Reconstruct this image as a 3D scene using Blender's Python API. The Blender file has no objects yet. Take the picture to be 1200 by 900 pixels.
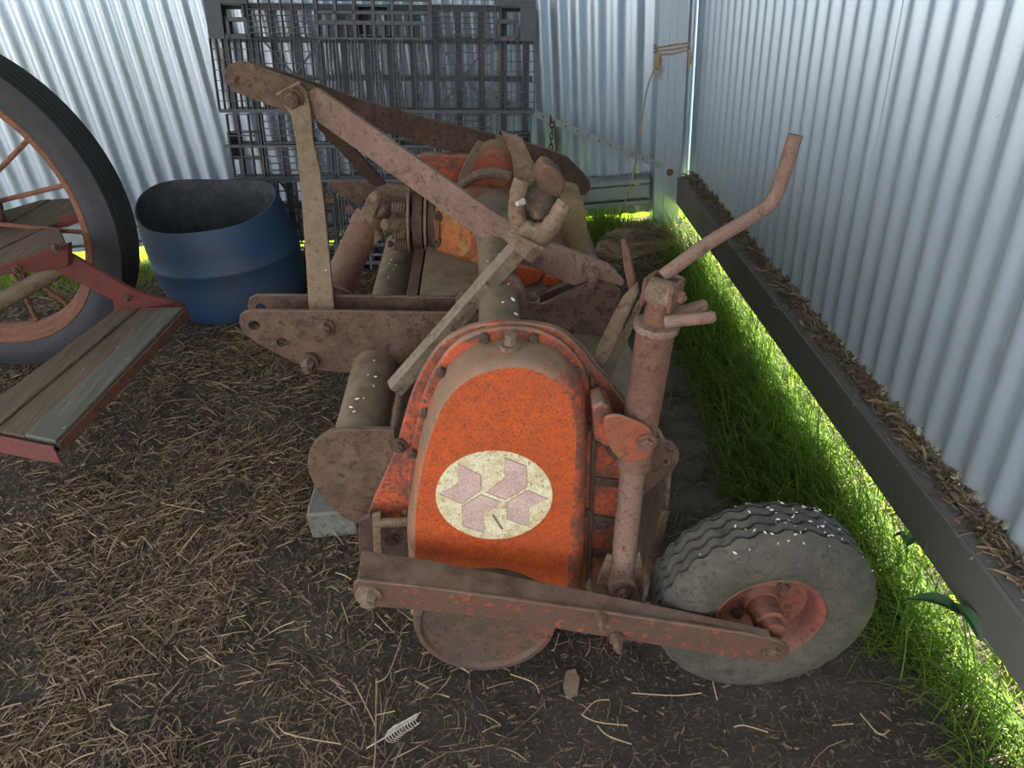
import bpy, bmesh, math, random
import numpy as np
from mathutils import Vector, Matrix, noise
random.seed(7); rng = np.random.default_rng(7)
S = bpy.context.scene; C = S.collection
PI = math.pi

# ------------------------------------------------------------------ camera, sky, sun, exposure
H = 1.2
F = 870.0
down = np.array([115., 1370., F]); down /= np.linalg.norm(down)
up = -down
fw = np.array([0, 0, 1.]); fw = fw - (fw @ up) * up; fw /= np.linalg.norm(fw)
rt = np.cross(up, fw) * -1
if rt[0] < 0: rt = -rt
RW = np.array([rt, fw, up])                      # world = RW @ (right, down, forward)
cd = bpy.data.cameras.new('camera'); cam = bpy.data.objects.new('camera', cd); C.objects.link(cam)
cd.sensor_fit = 'HORIZONTAL'; cd.sensor_width = 36.0; cd.lens = F / 1200 * 36.0; cd.clip_start = 0.01
mw = Matrix.Identity(4)
for i in range(3):
    mw[i][0] = RW[i, 0]; mw[i][1] = -RW[i, 1]; mw[i][2] = -RW[i, 2]
mw[2][3] = H
cam.matrix_world = mw
S.camera = cam

world = bpy.data.worlds.new('sky'); S.world = world; world.use_nodes = True
nt = world.node_tree; bg = nt.nodes['Background']
bg.inputs[0].default_value = (0.93, 0.96, 1.0, 1); bg.inputs[1].default_value = 1.6
sd = bpy.data.lights.new('sun', 'SUN'); sun = bpy.data.objects.new('sun', sd); C.objects.link(sun)
sd.energy = 19.0; sd.angle = 0.01; sd.color = (1.0, 0.95, 0.85)
sun.rotation_euler = Vector((-0.72, -0.30, -0.55)).to_track_quat('-Z', 'Y').to_euler()
S.view_settings.view_transform = 'Standard'; S.view_settings.look = 'None'
S.view_settings.exposure = 1.38; S.view_settings.gamma = 1.0; S.view_settings.use_curve_mapping = False

# ------------------------------------------------------------------ frames
CAM = np.array([0, 0, H])
def ray(x, y): return RW @ np.array([x - 600, y - 450, F])
def WZ(x, y, z=0.0):
    d = ray(x, y); return CAM + d * ((z - H) / d[2])
def WY(x, y, Y):
    d = ray(x, y); return CAM + d * (Y / d[1])
# the tiller stands a few degrees out of plumb on the uneven dirt: its own frame
fm = np.array([-42., -550., F]); fm /= np.linalg.norm(fm)
lm = np.array([1., .009, .054]); lm -= (lm @ fm) * fm; lm /= np.linalg.norm(lm)
um = np.cross(fm, lm)
if um[1] > 0: um = -um
RM = np.array([lm, fm, um])
M2W = RW @ RM.T
def P(x, y, Y):
    d = RM @ np.array([x - 600, y - 450, F]); return CAM + d * (Y / d[1])

# ------------------------------------------------------------------ materials
def newmat(name):
    m = bpy.data.materials.new(name); m.use_nodes = True
    n = m.node_tree.nodes; l = m.node_tree.links
    return m, n, l, n['Principled BSDF']
def nz(n, l, co, scale, detail=6, rough=.6, vec=None):
    t = n.new('ShaderNodeTexNoise'); t.inputs['Scale'].default_value = scale
    t.inputs['Detail'].default_value = detail; t.inputs['Roughness'].default_value = rough
    l.new(co, t.inputs['Vector']); return t.outputs['Fac']
def ramp(n, l, fac, a, b, ca=(0, 0, 0, 1), cb=(1, 1, 1, 1)):
    r = n.new('ShaderNodeValToRGB'); r.color_ramp.elements[0].position = a; r.color_ramp.elements[1].position = b
    r.color_ramp.elements[0].color = ca; r.color_ramp.elements[1].color = cb
    l.new(fac, r.inputs[0]); return r.outputs[0]
def mix(n, l, fac, a, b):
    m = n.new('ShaderNodeMix'); m.data_type = 'RGBA'
    for s, v in ((0, fac), (6, a), (7, b)):
        if isinstance(v, (tuple, float, int)):
            m.inputs[s].default_value = (*v, 1) if isinstance(v, tuple) and len(v) == 3 else v
        else: l.new(v, m.inputs[s])
    return m.outputs[2]
def weathered(name, base, alt, spot, dust=(.33, .27, .22), spot_thr=.58, alt_thr=(.4, .65), dust_amt=.6,
              rough=.85, metal=0.0, s1=6, s2=70, bump=.45, spot_w=.05, blotch=.5):
    m, n, l, b = newmat(name)
    tc = n.new('ShaderNodeTexCoord').outputs['Object']
    big = ramp(n, l, nz(n, l, tc, s1), *alt_thr)
    c = mix(n, l, big, base, alt)
    fine = nz(n, l, tc, s2, 5, .7)
    mid_ = nz(n, l, tc, s2 * .35, 6, .75)
    half = tuple(p * (1 - blotch) + q_ * blotch for p, q_ in zip(base, spot))
    c = mix(n, l, ramp(n, l, mid_, .42, .62), c, half)
    c = mix(n, l, ramp(n, l, fine, spot_thr - .04, spot_thr + spot_w), c, spot)
    hs = n.new('ShaderNodeHueSaturation'); l.new(c, hs.inputs['Color'])
    vr = n.new('ShaderNodeMapRange'); vr.inputs[1].default_value = .3; vr.inputs[2].default_value = .7; vr.inputs[3].default_value = .55; vr.inputs[4].default_value = 1.22
    l.new(nz(n, l, tc, 420, 4, .7), vr.inputs[0]); l.new(vr.outputs[0], hs.inputs['Value']); c = hs.outputs[0]
    geo = n.new('ShaderNodeNewGeometry'); sep = n.new('ShaderNodeSeparateXYZ'); l.new(geo.outputs['Normal'], sep.inputs[0])
    mr = n.new('ShaderNodeMapRange'); mr.inputs[1].default_value = .25; mr.inputs[2].default_value = .9
    mr.inputs[4].default_value = dust_amt; l.new(sep.outputs[2], mr.inputs[0])
    mu = n.new('ShaderNodeMath'); mu.operation = 'MULTIPLY'; l.new(mr.outputs[0], mu.inputs[0])
    l.new(ramp(n, l, nz(n, l, tc, 25, 4), .25, .6), mu.inputs[1])
    c = mix(n, l, mu.outputs[0], c, dust)
    l.new(c, b.inputs['Base Color']); b.inputs['Roughness'].default_value = rough; b.inputs['Metallic'].default_value = metal
    bp = n.new('ShaderNodeBump'); bp.inputs['Strength'].default_value = bump; bp.inputs['Distance'].default_value = .003
    l.new(nz(n, l, tc, 160, 5, .7), bp.inputs['Height']); l.new(bp.outputs[0], b.inputs['Normal'])
    return m
DUST = (.30, .235, .185)
rust = weathered('rusty_steel', (.105, .055, .036), (.145, .088, .062), (.042, .022, .015), dust=(.215, .155, .11), dust_amt=.75, s1=10)
rust_pink = weathered('pinkish_rust', (.225, .140, .108), (.18, .100, .074), (.11, .056, .040), dust=(.26, .185, .14), spot_thr=.58, s1=9)
rust_tan = weathered('tan_dusty_rust', (.19, .125, .080), (.24, .165, .11), (.10, .055, .034), dust=(.27, .195, .135), spot_thr=.58, s1=12)
rust_dark = weathered('dark_rust', (.075, .038, .028), (.12, .065, .045), (.03, .018, .014), dust=(.17, .12, .09), dust_amt=.5)
rust_red = weathered('red_rust_pipe', (.165, .074, .048), (.185, .102, .072), (.085, .040, .027), dust=(.225, .155, .115))
rust_disc = weathered('oily_dark_rust', (.095, .060, .045), (.14, .052, .03), (.05, .03, .022), dust=(.17, .13, .10), alt_thr=(.5, .62), s1=7)
orange = weathered('orange_paint', (.56, .088, .010), (.43, .070, .012), (.16, .036, .016), dust=(.36, .20, .11), spot_thr=.56, s1=9, s2=260, dust_amt=.35, rough=.6, bump=.12, spot_w=.08)
orange_worn = weathered('worn_orange_paint', (.50, .085, .025), (.12, .05, .035), (.11, .045, .03), dust=(.33, .24, .18), alt_thr=(.41, .52), s1=22, spot_thr=.55, s2=110, dust_amt=.75, rough=.75)
shoulder = weathered('dusty_orange_shoulder', (.24, .145, .09), (.40, .13, .06), (.17, .10, .06), dust=(.27, .19, .13), s1=8, dust_amt=.9)
gear_orange = weathered('gearbox_orange', (.33, .062, .025), (.22, .10, .045), (.15, .05, .03), dust=(.28, .20, .13), s1=14, dust_amt=.7)
gear_bell = weathered('bell_orange', (.40, .095, .022), (.28, .18, .05), (.16, .06, .03), dust=(.26, .19, .12), s1=16, dust_amt=.6)
gear_green = weathered('yellowed_green_paint', (.20, .19, .085), (.28, .14, .065), (.22, .09, .05), dust=(.26, .24, .14), s1=9, dust_amt=.5, spot_thr=.62)
dirty_pipe = weathered('dusty_pipe', (.185, .128, .088), (.15, .09, .062), (.09, .053, .036), dust=(.24, .18, .13), dust_amt=.9)
wood_dusty = weathered('grimy_grey_timber', (.19, .14, .095), (.26, .20, .14), (.06, .045, .035), dust=(.32, .25, .18))
black_cast = weathered('blackened_steel', (.03, .025, .022), (.10, .07, .055), (.17, .10, .06), dust=(.2, .15, .12), dust_amt=.4)
red_paint = weathered('dull_red_paint', (.17, .030, .026), (.12, .034, .030), (.07, .03, .026), dust=(.18, .10, .085), dust_amt=.3)
rim_rust = weathered('orange_brown_rim_rust', (.23, .088, .046), (.16, .065, .038), (.08, .036, .025), dust=(.28, .17, .11), dust_amt=.35)
rim_red = weathered('red_oxide_rim', (.24, .068, .042), (.16, .065, .045), (.08, .04, .03), dust=(.24, .15, .11), dust_amt=.4)
rubber = weathered('weathered_rubber', (.055, .052, .050), (.10, .095, .085), (.035, .033, .03), dust=(.20, .175, .145), dust_amt=.45, rough=.8, s1=12)
rubber_grey = weathered('dusty_grey_rubber', (.070, .062, .050), (.098, .088, .070), (.040, .036, .030), dust=(.12, .105, .085), dust_amt=.5, rough=.85, s1=14)
rubber_dark = weathered('dark_smooth_rubber', (.022, .024, .030), (.036, .038, .044), (.018, .018, .021), dust=(.05, .05, .052), dust_amt=.3, rough=.75, bump=.08)
blue = weathered('faded_blue_plastic', (.010, .048, .125), (.042, .052, .075), (.02, .04, .08), dust=(.12, .11, .105), alt_thr=(.38, .66), s1=5, rough=.6, dust_amt=.3, bump=.05)
blue_in = weathered('dusty_sunlit_inner_blue', (.060, .070, .095), (.14, .135, .13), (.05, .055, .07), dust=(.16, .15, .14), alt_thr=(.38, .6), s1=5, rough=.7, dust_amt=.3, bump=.05)  # lighter grey holds both dust and sunlight coming through the drum
black_plastic = weathered('black_pallet_plastic', (.052, .056, .070), (.068, .072, .086), (.035, .037, .045), dust=(.12, .115, .11), dust_amt=.5, rough=.5, bump=.08)
concrete = weathered('pale_green_grey_block', (.13, .135, .115), (.18, .18, .15), (.08, .08, .07), dust=(.20, .19, .16))
litter_brown = weathered('dry_litter', (.16, .10, .06), (.24, .16, .09), (.07, .045, .03), dust=(.3, .21, .12))
hay_mat = weathered('matted_hay', (.17, .12, .07), (.24, .18, .11), (.06, .045, .03), dust=(.30, .23, .14))
cap_m = weathered('orange_rusted_ear', (.22, .095, .045), (.07, .045, .034), (.04, .025, .02), dust=(.24, .15, .09), s1=26, alt_thr=(.42, .52))
bone = weathered('pale_quill', (.6, .56, .48), (.5, .45, .36), (.3, .25, .2), dust=(.6, .55, .5))
cream = weathered('cream_print', (.66, .60, .40), (.72, .67, .50), (.38, .21, .06), dust=(.6, .52, .35), spot_thr=.60, s2=120, dust_amt=.1, rough=.6, bump=.05)
pink_print = weathered('faded_pink_print', (.52, .35, .32), (.57, .40, .37), (.40, .27, .23), dust=(.5, .38, .35), spot_thr=.66, dust_amt=.1, rough=.6, bump=.05)
print_line = weathered('dark_print_line', (.10, .06, .045), (.16, .10, .07), (.30, .24, .16), rough=.7, dust_amt=0)
rope_m = weathered('tan_baling_twine', (.42, .30, .18), (.34, .23, .13), (.20, .13, .07), dust=(.4, .3, .2))
leaf_m = weathered('dark_green_leaf', (.020, .075, .022), (.03, .10, .03), (.015, .05, .02), dust=(.05, .12, .05), rough=.5)

def galv(name, base=(.50, .56, .62), dark=(.36, .41, .46), rough=.38, metal=.55, dirt=(.30, .27, .22)):
    m, n, l, b = newmat(name)
    tc = n.new('ShaderNodeTexCoord').outputs['Object']
    v = n.new('ShaderNodeTexVoronoi'); v.inputs['Scale'].default_value = 90; l.new(tc, v.inputs['Vector'])
    sp = n.new('ShaderNodeSeparateColor'); l.new(v.outputs['Color'], sp.inputs[0])
    c = mix(n, l, sp.outputs[0], base, dark)
    c = mix(n, l, .82, c, base)
    c = mix(n, l, ramp(n, l, nz(n, l, tc, 3.0, 8, .7), .62, 1.0), c, dirt)
    sx = n.new('ShaderNodeTexNoise'); sx.inputs['Scale'].default_value = 45; sx.inputs['Detail'].default_value = 3; l.new(tc, sx.inputs['Vector'])
    c = mix(n, l, ramp(n, l, sx.outputs['Fac'], .74, .80), c, (.20, .17, .14))
    l.new(c, b.inputs['Base Color']); b.inputs['Metallic'].default_value = metal
    r = n.new('ShaderNodeMapRange'); r.inputs[3].default_value = rough - .01; r.inputs[4].default_value = rough + .02
    l.new(sp.outputs[1], r.inputs[0]); l.new(r.outputs[0], b.inputs['Roughness'])
    return m
galv_sheet = galv('galvanised_sheet', (.57, .66, .75), (.50, .58, .67), .34, .6)
galv_post = galv('galvanised_post', (.42, .48, .54), (.30, .35, .40), .42, .5)
galv_beam = galv('galvanised_beam', (.30, .33, .35), (.20, .22, .24), .5, .5)
steel_dull = galv('dull_grey_girt', (.155, .143, .135), (.11, .10, .095), .6, .3, (.13, .095, .07))

def plank_mat(name, a, bcol, moss):
    m, n, l, b = newmat(name)
    tc = n.new('ShaderNodeTexCoord').outputs['Object']
    mp = n.new('ShaderNodeMapping'); mp.inputs['Scale'].default_value = (60, 4, 60); l.new(tc, mp.inputs[0])
    g = nz(n, l, mp.outputs[0], 1.0, 8, .7)
    c = mix(n, l, ramp(n, l, g, .3, .7), a, bcol)
    c = mix(n, l, ramp(n, l, nz(n, l, tc, 9, 5), .48, .7), c, moss)
    c = mix(n, l, ramp(n, l, nz(n, l, tc, 60, 3), .70, .74), c, (.42, .40, .36))
    l.new(c, b.inputs['Base Color']); b.inputs['Roughness'].default_value = 1.0; b.inputs['Specular IOR Level'].default_value = .15
    bp = n.new('ShaderNodeBump'); bp.inputs['Strength'].default_value = .5; bp.inputs['Distance'].default_value = .003
    l.new(g, bp.inputs['Height']); l.new(bp.outputs[0], b.inputs['Normal'])
    return m
plank_brown = plank_mat('weathered_brown_plank', (.085, .060, .043), (.19, .140, .105), (.12, .105, .08))
plank_green = plank_mat('lichened_grey_plank', (.085, .080, .066), (.18, .165, .14), (.12, .122, .10))

def soil_material():
    m, n, l, b = newmat('dark_soil_and_litter')
    tc = n.new('ShaderNodeTexCoord').outputs['Object']
    c = mix(n, l, ramp(n, l, nz(n, l, tc, 3.5, 8, .65), .35, .65), (.024, .018, .0145), (.058, .044, .034))
    mp = n.new('ShaderNodeMapping'); mp.inputs['Scale'].default_value = (40, 160, 40); mp.inputs['Rotation'].default_value = (0, 0, .5); l.new(tc, mp.inputs[0])
    c = mix(n, l, ramp(n, l, nz(n, l, mp.outputs[0], 1, 4), .58, .68), c, (.15, .105, .065))
    mp2 = n.new('ShaderNodeMapping'); mp2.inputs['Scale'].default_value = (170, 45, 40); mp2.inputs['Rotation'].default_value = (0, 0, -.3); l.new(tc, mp2.inputs[0])
    c = mix(n, l, ramp(n, l, nz(n, l, mp2.outputs[0], 1, 4), .60, .7), c, (.19, .14, .085))
    c = mix(n, l, ramp(n, l, nz(n, l, tc, 140, 3), .68, .72), c, (.22, .19, .15))
    # greyer trodden dirt along the machine's right side
    sx = n.new('ShaderNodeSeparateXYZ'); l.new(tc, sx.inputs[0])
    def band(out, c0, w):
        m1 = n.new('ShaderNodeMath'); m1.operation = 'SUBTRACT'; l.new(out, m1.inputs[0]); m1.inputs[1].default_value = c0
        m2 = n.new('ShaderNodeMath'); m2.operation = 'ABSOLUTE'; l.new(m1.outputs[0], m2.inputs[0])
        m3 = n.new('ShaderNodeMapRange'); m3.inputs[1].default_value = w; m3.inputs[2].default_value = w * .3; l.new(m2.outputs[0], m3.inputs[0]); return m3.outputs[0]
    mm = n.new('ShaderNodeMath'); mm.operation = 'MULTIPLY'; l.new(band(sx.outputs[0], .43, .2), mm.inputs[0]); l.new(band(sx.outputs[1], 1.6, .9), mm.inputs[1])
    m5 = n.new('ShaderNodeMath'); m5.operation = 'MULTIPLY'; l.new(mm.outputs[0], m5.inputs[0]); l.new(ramp(n, l, nz(n, l, tc, 14, 6), .3, .6), m5.inputs[1])
    c = mix(n, l, m5.outputs[0], c, (.15, .13, .112))
    l.new(c, b.inputs['Base Color']); b.inputs['Roughness'].default_value = .95
    bp = n.new('ShaderNodeBump'); bp.inputs['Strength'].default_value = .9; bp.inputs['Distance'].default_value = .008
    l.new(nz(n, l, tc, 70, 8, .75), bp.inputs['Height']); l.new(bp.outputs[0], b.inputs['Normal'])
    return m
soil = soil_material()

def tint_mat(name, dark, light, transl=0.0, rough=.7):
    m, n, l, b = newmat(name)
    a = n.new('ShaderNodeAttribute'); a.attribute_name = 'tint'
    r = n.new('ShaderNodeValToRGB'); l.new(a.outputs['Fac'], r.inputs[0])
    r.color_ramp.elements[0].color = (*dark, 1); r.color_ramp.elements[1].color = (*light, 1)
    l.new(r.outputs[0], b.inputs['Base Color']); b.inputs['Roughness'].default_value = rough
    if transl:
        t = n.new('ShaderNodeBsdfTranslucent'); l.new(r.outputs[0], t.inputs[0])
        mx = n.new('ShaderNodeMixShader'); mx.inputs[0].default_value = transl
        l.new(b.outputs[0], mx.inputs[1]); l.new(t.outputs[0], mx.inputs[2])
        l.new(mx.outputs[0], n['Material Output'].inputs[0])
    return m
straw_m = tint_mat('straw', (.070, .042, .026), (.40, .285, .18))
chaff_m = tint_mat('fine_chaff', (.05, .033, .02), (.21, .145, .08))
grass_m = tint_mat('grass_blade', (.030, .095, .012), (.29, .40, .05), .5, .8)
grass_out_m = tint_mat('sunlit_grass_blade', (.26, .50, .02), (.66, .80, .05), .55, .8)  # sunlight put into the colour: brighter, yellower copy of the indoor grass
stalk_m = weathered('pale_stalk', (.42, .31, .17), (.50, .38, .22), (.25, .17, .09), dust=(.45, .34, .2))
white_m, _n, _l, _b = newmat('white_seed'); _b.inputs['Base Color'].default_value = (.7, .66, .56, 1)
outside_m, _n, _l, _b = newmat('outside_turf_soil')
_tc = _n.new('ShaderNodeTexCoord').outputs['Object']
_l.new(mix(_n, _l, ramp(_n, _l, nz(_n, _l, _tc, 30, 6), .35, .65), (.22, .30, .06), (.34, .38, .10)), _b.inputs['Base Color'])

yard_m = weathered('tan_bounce_yard', (.20, .165, .13), (.27, .22, .17), (.13, .11, .085), s1=1.5, s2=20, dust_amt=0)
# ------------------------------------------------------------------ mesh helpers
class MB:
    def __init__(s): s.v = []; s.f = []; s.mi = []
    def add(s, vs, fs, mi=0):
        o = len(s.v); s.v += [tuple(map(float, q)) for q in vs]; s.f += [tuple(i + o for i in f) for f in fs]; s.mi += [mi] * len(fs); return s
    def slab(s, pts, off, holes=(), mi=0):
        """planar-ish polygon (3D points, front side) pushed back by the vector off"""
        off = np.array(off, float)
        loops = [np.array(pts, float)] + [np.array(h, float) for h in holes]
        if not holes:
            n = len(pts); a = loops[0]
            s.add(list(a) + list(a + off), [tuple(range(n)), tuple(range(2 * n - 1, n - 1, -1))] + [(i, i + n, (i + 1) % n + n, (i + 1) % n) for i in range(n)], mi)
            return s
        bm = bmesh.new(); es = []; idx = []
        for lp in loops:
            vs = [bm.verts.new(p) for p in lp]; idx.append(vs)
            es += [bm.edges.new((vs[i], vs[(i + 1) % len(vs)])) for i in range(len(vs))]
        bmesh.ops.triangle_fill(bm, use_beauty=True, use_dissolve=False, edges=es)
        bm.verts.index_update()
        V = [np.array(v.co) for v in bm.verts]; n = len(V)
        fs = []
        for f in bm.faces:
            q = [v.index for v in f.verts]; fs.append(tuple(q)); fs.append(tuple(i + n for i in reversed(q)))
        for vs in idx:
            for i in range(len(vs)):
                a, b = vs[i].index, vs[(i + 1) % len(vs)].index; fs.append((a, a + n, b + n, b))
        s.add(V + [v + off for v in V], fs, mi); bm.free(); return s
    def box(s, c, dx, dy, dz, ax=None, mi=0):
        c = np.array(c, float); X, Y, Z = (np.eye(3) if ax is None else np.array(ax))
        vs = [c + X * dx / 2 * i + Y * dy / 2 * j + Z * dz / 2 * k for i in (-1, 1) for j in (-1, 1) for k in (-1, 1)]
        s.add(vs, [(0, 1, 3, 2), (4, 6, 7, 5), (0, 4, 5, 1), (2, 3, 7, 6), (0, 2, 6, 4), (1, 5, 7, 3)], mi); return s
    def lathe(s, c, axis, prof, n=32, cap=True, mi=0, a0=0, closed=False):
        """prof: list of (distance along axis, radius)"""
        c = np.array(c, float); A = np.array(axis, float); A /= np.linalg.norm(A)
        t = np.array([0, 0, 1.]) if abs(A[2]) < .9 else np.array([1., 0, 0])
        U = np.cross(t, A); U /= np.linalg.norm(U); W = np.cross(A, U)
        vs = []; k = len(prof)
        for d, r in prof:
            for i in range(n):
                th = a0 + 2 * PI * i / n; vs.append(c + A * d + (U * math.cos(th) + W * math.sin(th)) * r)
        fs = []
        for j in range(k if closed else k - 1):
            j2 = (j + 1) % k
            for i in range(n): fs.append((j * n + i, j * n + (i + 1) % n, j2 * n + (i + 1) % n, j2 * n + i))
        if cap and not closed: fs.append(tuple(range(n - 1, -1, -1))); fs.append(tuple(range((k - 1) * n, k * n)))
        s.add(vs, fs, mi); return s
    def tube(s, pts, r, n=14, cap=True, mi=0, sq=None):
        pts = [np.array(p, float) for p in pts]; rs = r if isinstance(r, (list, tuple)) else [r] * len(pts)
        T0 = pts[1] - pts[0]; t = np.array([0, 0, 1.]) if abs(T0[2]) < .9 * np.linalg.norm(T0) else np.array([1., 0, 0])
        U = np.cross(t, T0); U /= np.linalg.norm(U); vs = []
        for i, p in enumerate(pts):
            T = (pts[min(i + 1, len(pts) - 1)] - pts[max(i - 1, 0)]); T /= np.linalg.norm(T)
            U = U - (U @ T) * T; U /= np.linalg.norm(U); W = np.cross(T, U)
            for k in range(n):
                th = 2 * PI * k / n + (PI / 4 if n == 4 else 0); vs.append(p + (U * math.cos(th) + W * math.sin(th)) * rs[i])
        fs = [(j * n + i, j * n + (i + 1) % n, (j + 1) * n + (i + 1) % n, (j + 1) * n + i) for j in range(len(pts) - 1) for i in range(n)]
        if cap: fs.append(tuple(range(n - 1, -1, -1))); fs.append(tuple(range((len(pts) - 1) * n, len(pts) * n)))
        s.add(vs, fs, mi); return s

def smoothline(pts, n=8, closed=False):
    pts = [np.array(p, float) for p in pts]; out = []; k = len(pts)
    for i in range(k if closed else k - 1):
        g = lambda j: pts[j % k] if closed else pts[min(max(j, 0), k - 1)]
        a, b, c, d = g(i - 1), g(i), g(i + 1), g(i + 2)
        for q in range(n):
            t = q / n; out.append(.5 * ((2 * b) + (c - a) * t + (2 * a - 5 * b + 4 * c - d) * t * t + (3 * b - a - 3 * c + d) * t ** 3))
    if not closed: out.append(pts[-1])
    return out
def set_smooth(me, ang=40):
    me.shade_smooth()
    try: me.set_sharp_from_angle(angle=math.radians(ang))
    except Exception: pass
ORG = {}
def empty(name, base, label=None, cat=None, group=None, kind=None, frame=None):
    o = bpy.data.objects.new(name, None); C.objects.link(o); o.empty_display_size = .1
    base = np.array(base, float)
    R = frame if frame is not None else np.eye(3)
    loc = R @ (base - CAM) + CAM
    m = Matrix.Identity(4)
    for i in range(3):
        for j in range(3): m[i][j] = R[i, j]
        m[i][3] = loc[i]
    o.matrix_world = m; ORG[o] = base; tag(o, label, cat, group, kind); return o
def tag(o, label=None, cat=None, group=None, kind=None):
    for k, v in (('label', label), ('category', cat), ('group', group), ('kind', kind)):
        if v: o[k] = v
    return o
def mesh_obj(name, mb, mats, parent=None, base=None, bevel=0, smooth=True, label=None, loc=None):
    b = ORG[parent] if parent is not None else (np.zeros(3) if base is None else np.array(base, float))
    me = bpy.data.meshes.new(name)
    v = np.array(mb.v) - (b if loc is None else np.zeros(3))
    me.from_pydata(v.tolist(), [], mb.f)
    for m in (mats if isinstance(mats, (list, tuple)) else [mats]): me.materials.append(m)
    if any(mb.mi): me.polygons.foreach_set('material_index', mb.mi)
    bm = bmesh.new(); bm.from_mesh(me); bmesh.ops.recalc_face_normals(bm, faces=bm.faces); bm.to_mesh(me); bm.free()
    if smooth: set_smooth(me)
    o = bpy.data.objects.new(name, me); C.objects.link(o)
    if parent is not None:
        o.parent = parent; ORG[o] = b
        if loc is not None: o.location = Vector(np.array(loc, float) - b)
    elif base is not None: o.location = b; ORG[o] = b
    if bevel:
        bv = o.modifiers.new('bevel', 'BEVEL'); bv.width = bevel; bv.segments = 2; bv.limit_method = 'ANGLE'; bv.angle_limit = math.radians(50)
    if label: o['label'] = label
    return o
def thing(name, mb, mats, base, label, cat, group=None, frame=None, **k):
    o = mesh_obj(name, mb, mats, None, base, **k)
    if frame is not None:
        m = Matrix.Identity(4); loc = frame @ (np.array(base, float) - CAM) + CAM
        for i in range(3):
            for j in range(3): m[i][j] = frame[i, j]
            m[i][3] = loc[i]
        o.matrix_world = m
    ORG[o] = np.array(base, float)
    return tag(o, label, cat, group)
BOLTS = {}
def bolt(parent, p, axis=(0, -1, 0), r=.011, h=.011, mat=None, name='bolt', washer=True, label=None):
    """hex head on a washer, shared mesh, the head pointing along axis"""
    mat = mat or rust
    key = (round(r, 4), round(h, 4), mat.name, washer)
    if key not in BOLTS:
        mb = MB()
        if washer: mb.lathe((0, 0, 0), (0, 0, 1), [(-.002, r * 1.45), (h * .22, r * 1.45)], 16)
        mb.lathe((0, 0, 0), (0, 0, 1), [(0, r), (h * .8, r), (h, r * .82)], 6)
        mb.lathe((0, 0, 0), (0, 0, 1), [(h, r * .5), (h * 1.25, r * .45)], 10)
        o = mesh_obj(name, mb, mat, parent, loc=p); BOLTS[key] = o.data
    else:
        o = bpy.data.objects.new(name, BOLTS[key]); C.objects.link(o); o.parent = parent
        o.location = Vector(np.array(p, float) - ORG[parent])
    o.rotation_euler = Vector(axis).to_track_quat('Z', 'Y').to_euler()
    if label: o['label'] = label
    return o
def ring(c, r, n=18, ax=(1, 0, 0), ay=(0, 0, 1)):
    c = np.array(c); ax = np.array(ax, float); ay = np.array(ay, float)
    return [c + r * (ax * math.cos(2 * PI * i / n) + ay * math.sin(2 * PI * i / n)) for i in range(n)]

# ------------------------------------------------------------------ the shed
XW, YW = 0.85, 3.20          # planes of the right and back walls
def corr_sheet(a, b, z0, z1, fixed, axis, flip, over=0.0, pitch=.0755, amp=.0088):
    """one corrugated sheet from a to b along its wall"""
    n = int((b - a) / pitch * 14); vs = []
    for i in range(n + 1):
        t = a + (b - a) * i / n
        ph = math.cos(2 * PI * t / pitch)
        d = fixed + flip * (amp * ph + over)
        for z in (z0, z1): vs.append((t, d, z) if axis == 'x' else (d, t, z))
    fs = [(2 * i, 2 * i + 2, 2 * i + 3, 2 * i + 1) for i in range(n)]
    return MB().add(vs, fs)
wall_back = empty('wall_back', (0, YW, 0), 'corrugated galvanised back wall of the shed', kind='structure')
x = XW + .02; k = 0
while x > -5:
    a = x - .755 - .05
    mesh_obj('corrugated_sheet', corr_sheet(a, x, (.026 if k < 3 else .075) + .004 * (k % 3), 2.3, YW, 'x', -1, .0018 * (k % 2)), galv_sheet, wall_back); x -= .755; k += 1
wall_right = empty('wall_right', (XW, 0, 0), 'corrugated galvanised right wall of the shed', kind='structure')
y = YW; k = 0
while y > -1.6:
    a = y - .755 - .05
    mesh_obj('corrugated_sheet', corr_sheet(a, y, .155 + .005 * (k % 2), 2.3, XW, 'y', -1, .0022 * (k % 2)), galv_sheet, wall_right); y -= .755; k += 1
# screws of the sheets
roof = empty('ceiling', (0, 1.5, 2.35), 'corrugated steel roof of the shed', kind='structure')
x = XW + .1
while x > -4.2:
    sh = corr_sheet(x - .80, x, -1.3, YW + .15, 2.33, 'x', 1)
    sh.v = [(v[0], v[2], v[1] + .0) for v in sh.v]
    mesh_obj('corrugated_sheet', sh, galv_sheet, roof); x -= .755

def channel(p0, p1, h, d, lip, t=.004, side=1, horiz=True):
    """C section along p0->p1: web at p, flanges of depth d towards the wall direction w"""
    return None
# girt on the right wall: C channel, web towards the room
gx, zt, zb = .772, .205, .098
mb = MB()
mb.box((gx, .75, (zt + zb) / 2), .004, 4.7, zt - zb)
mb.box((gx + .035, .75, zt), .070, 4.7, .004); mb.box((gx + .035, .75, zb), .070, 4.7, .004)
mb.lathe((gx + .001, -1.6, zt), (0, 1, 0), [(0, .0045), (4.7, .0045)], 8)
mb.lathe((gx + .001, -1.6, zb), (0, 1, 0), [(0, .0035), (4.7, .0035)], 8)
t1 = mesh_obj('trim_1', mb, steel_dull, None, (gx, .75, zb)); tag(t1, 'dull grey steel girt low along the right wall', kind='structure')
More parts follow.
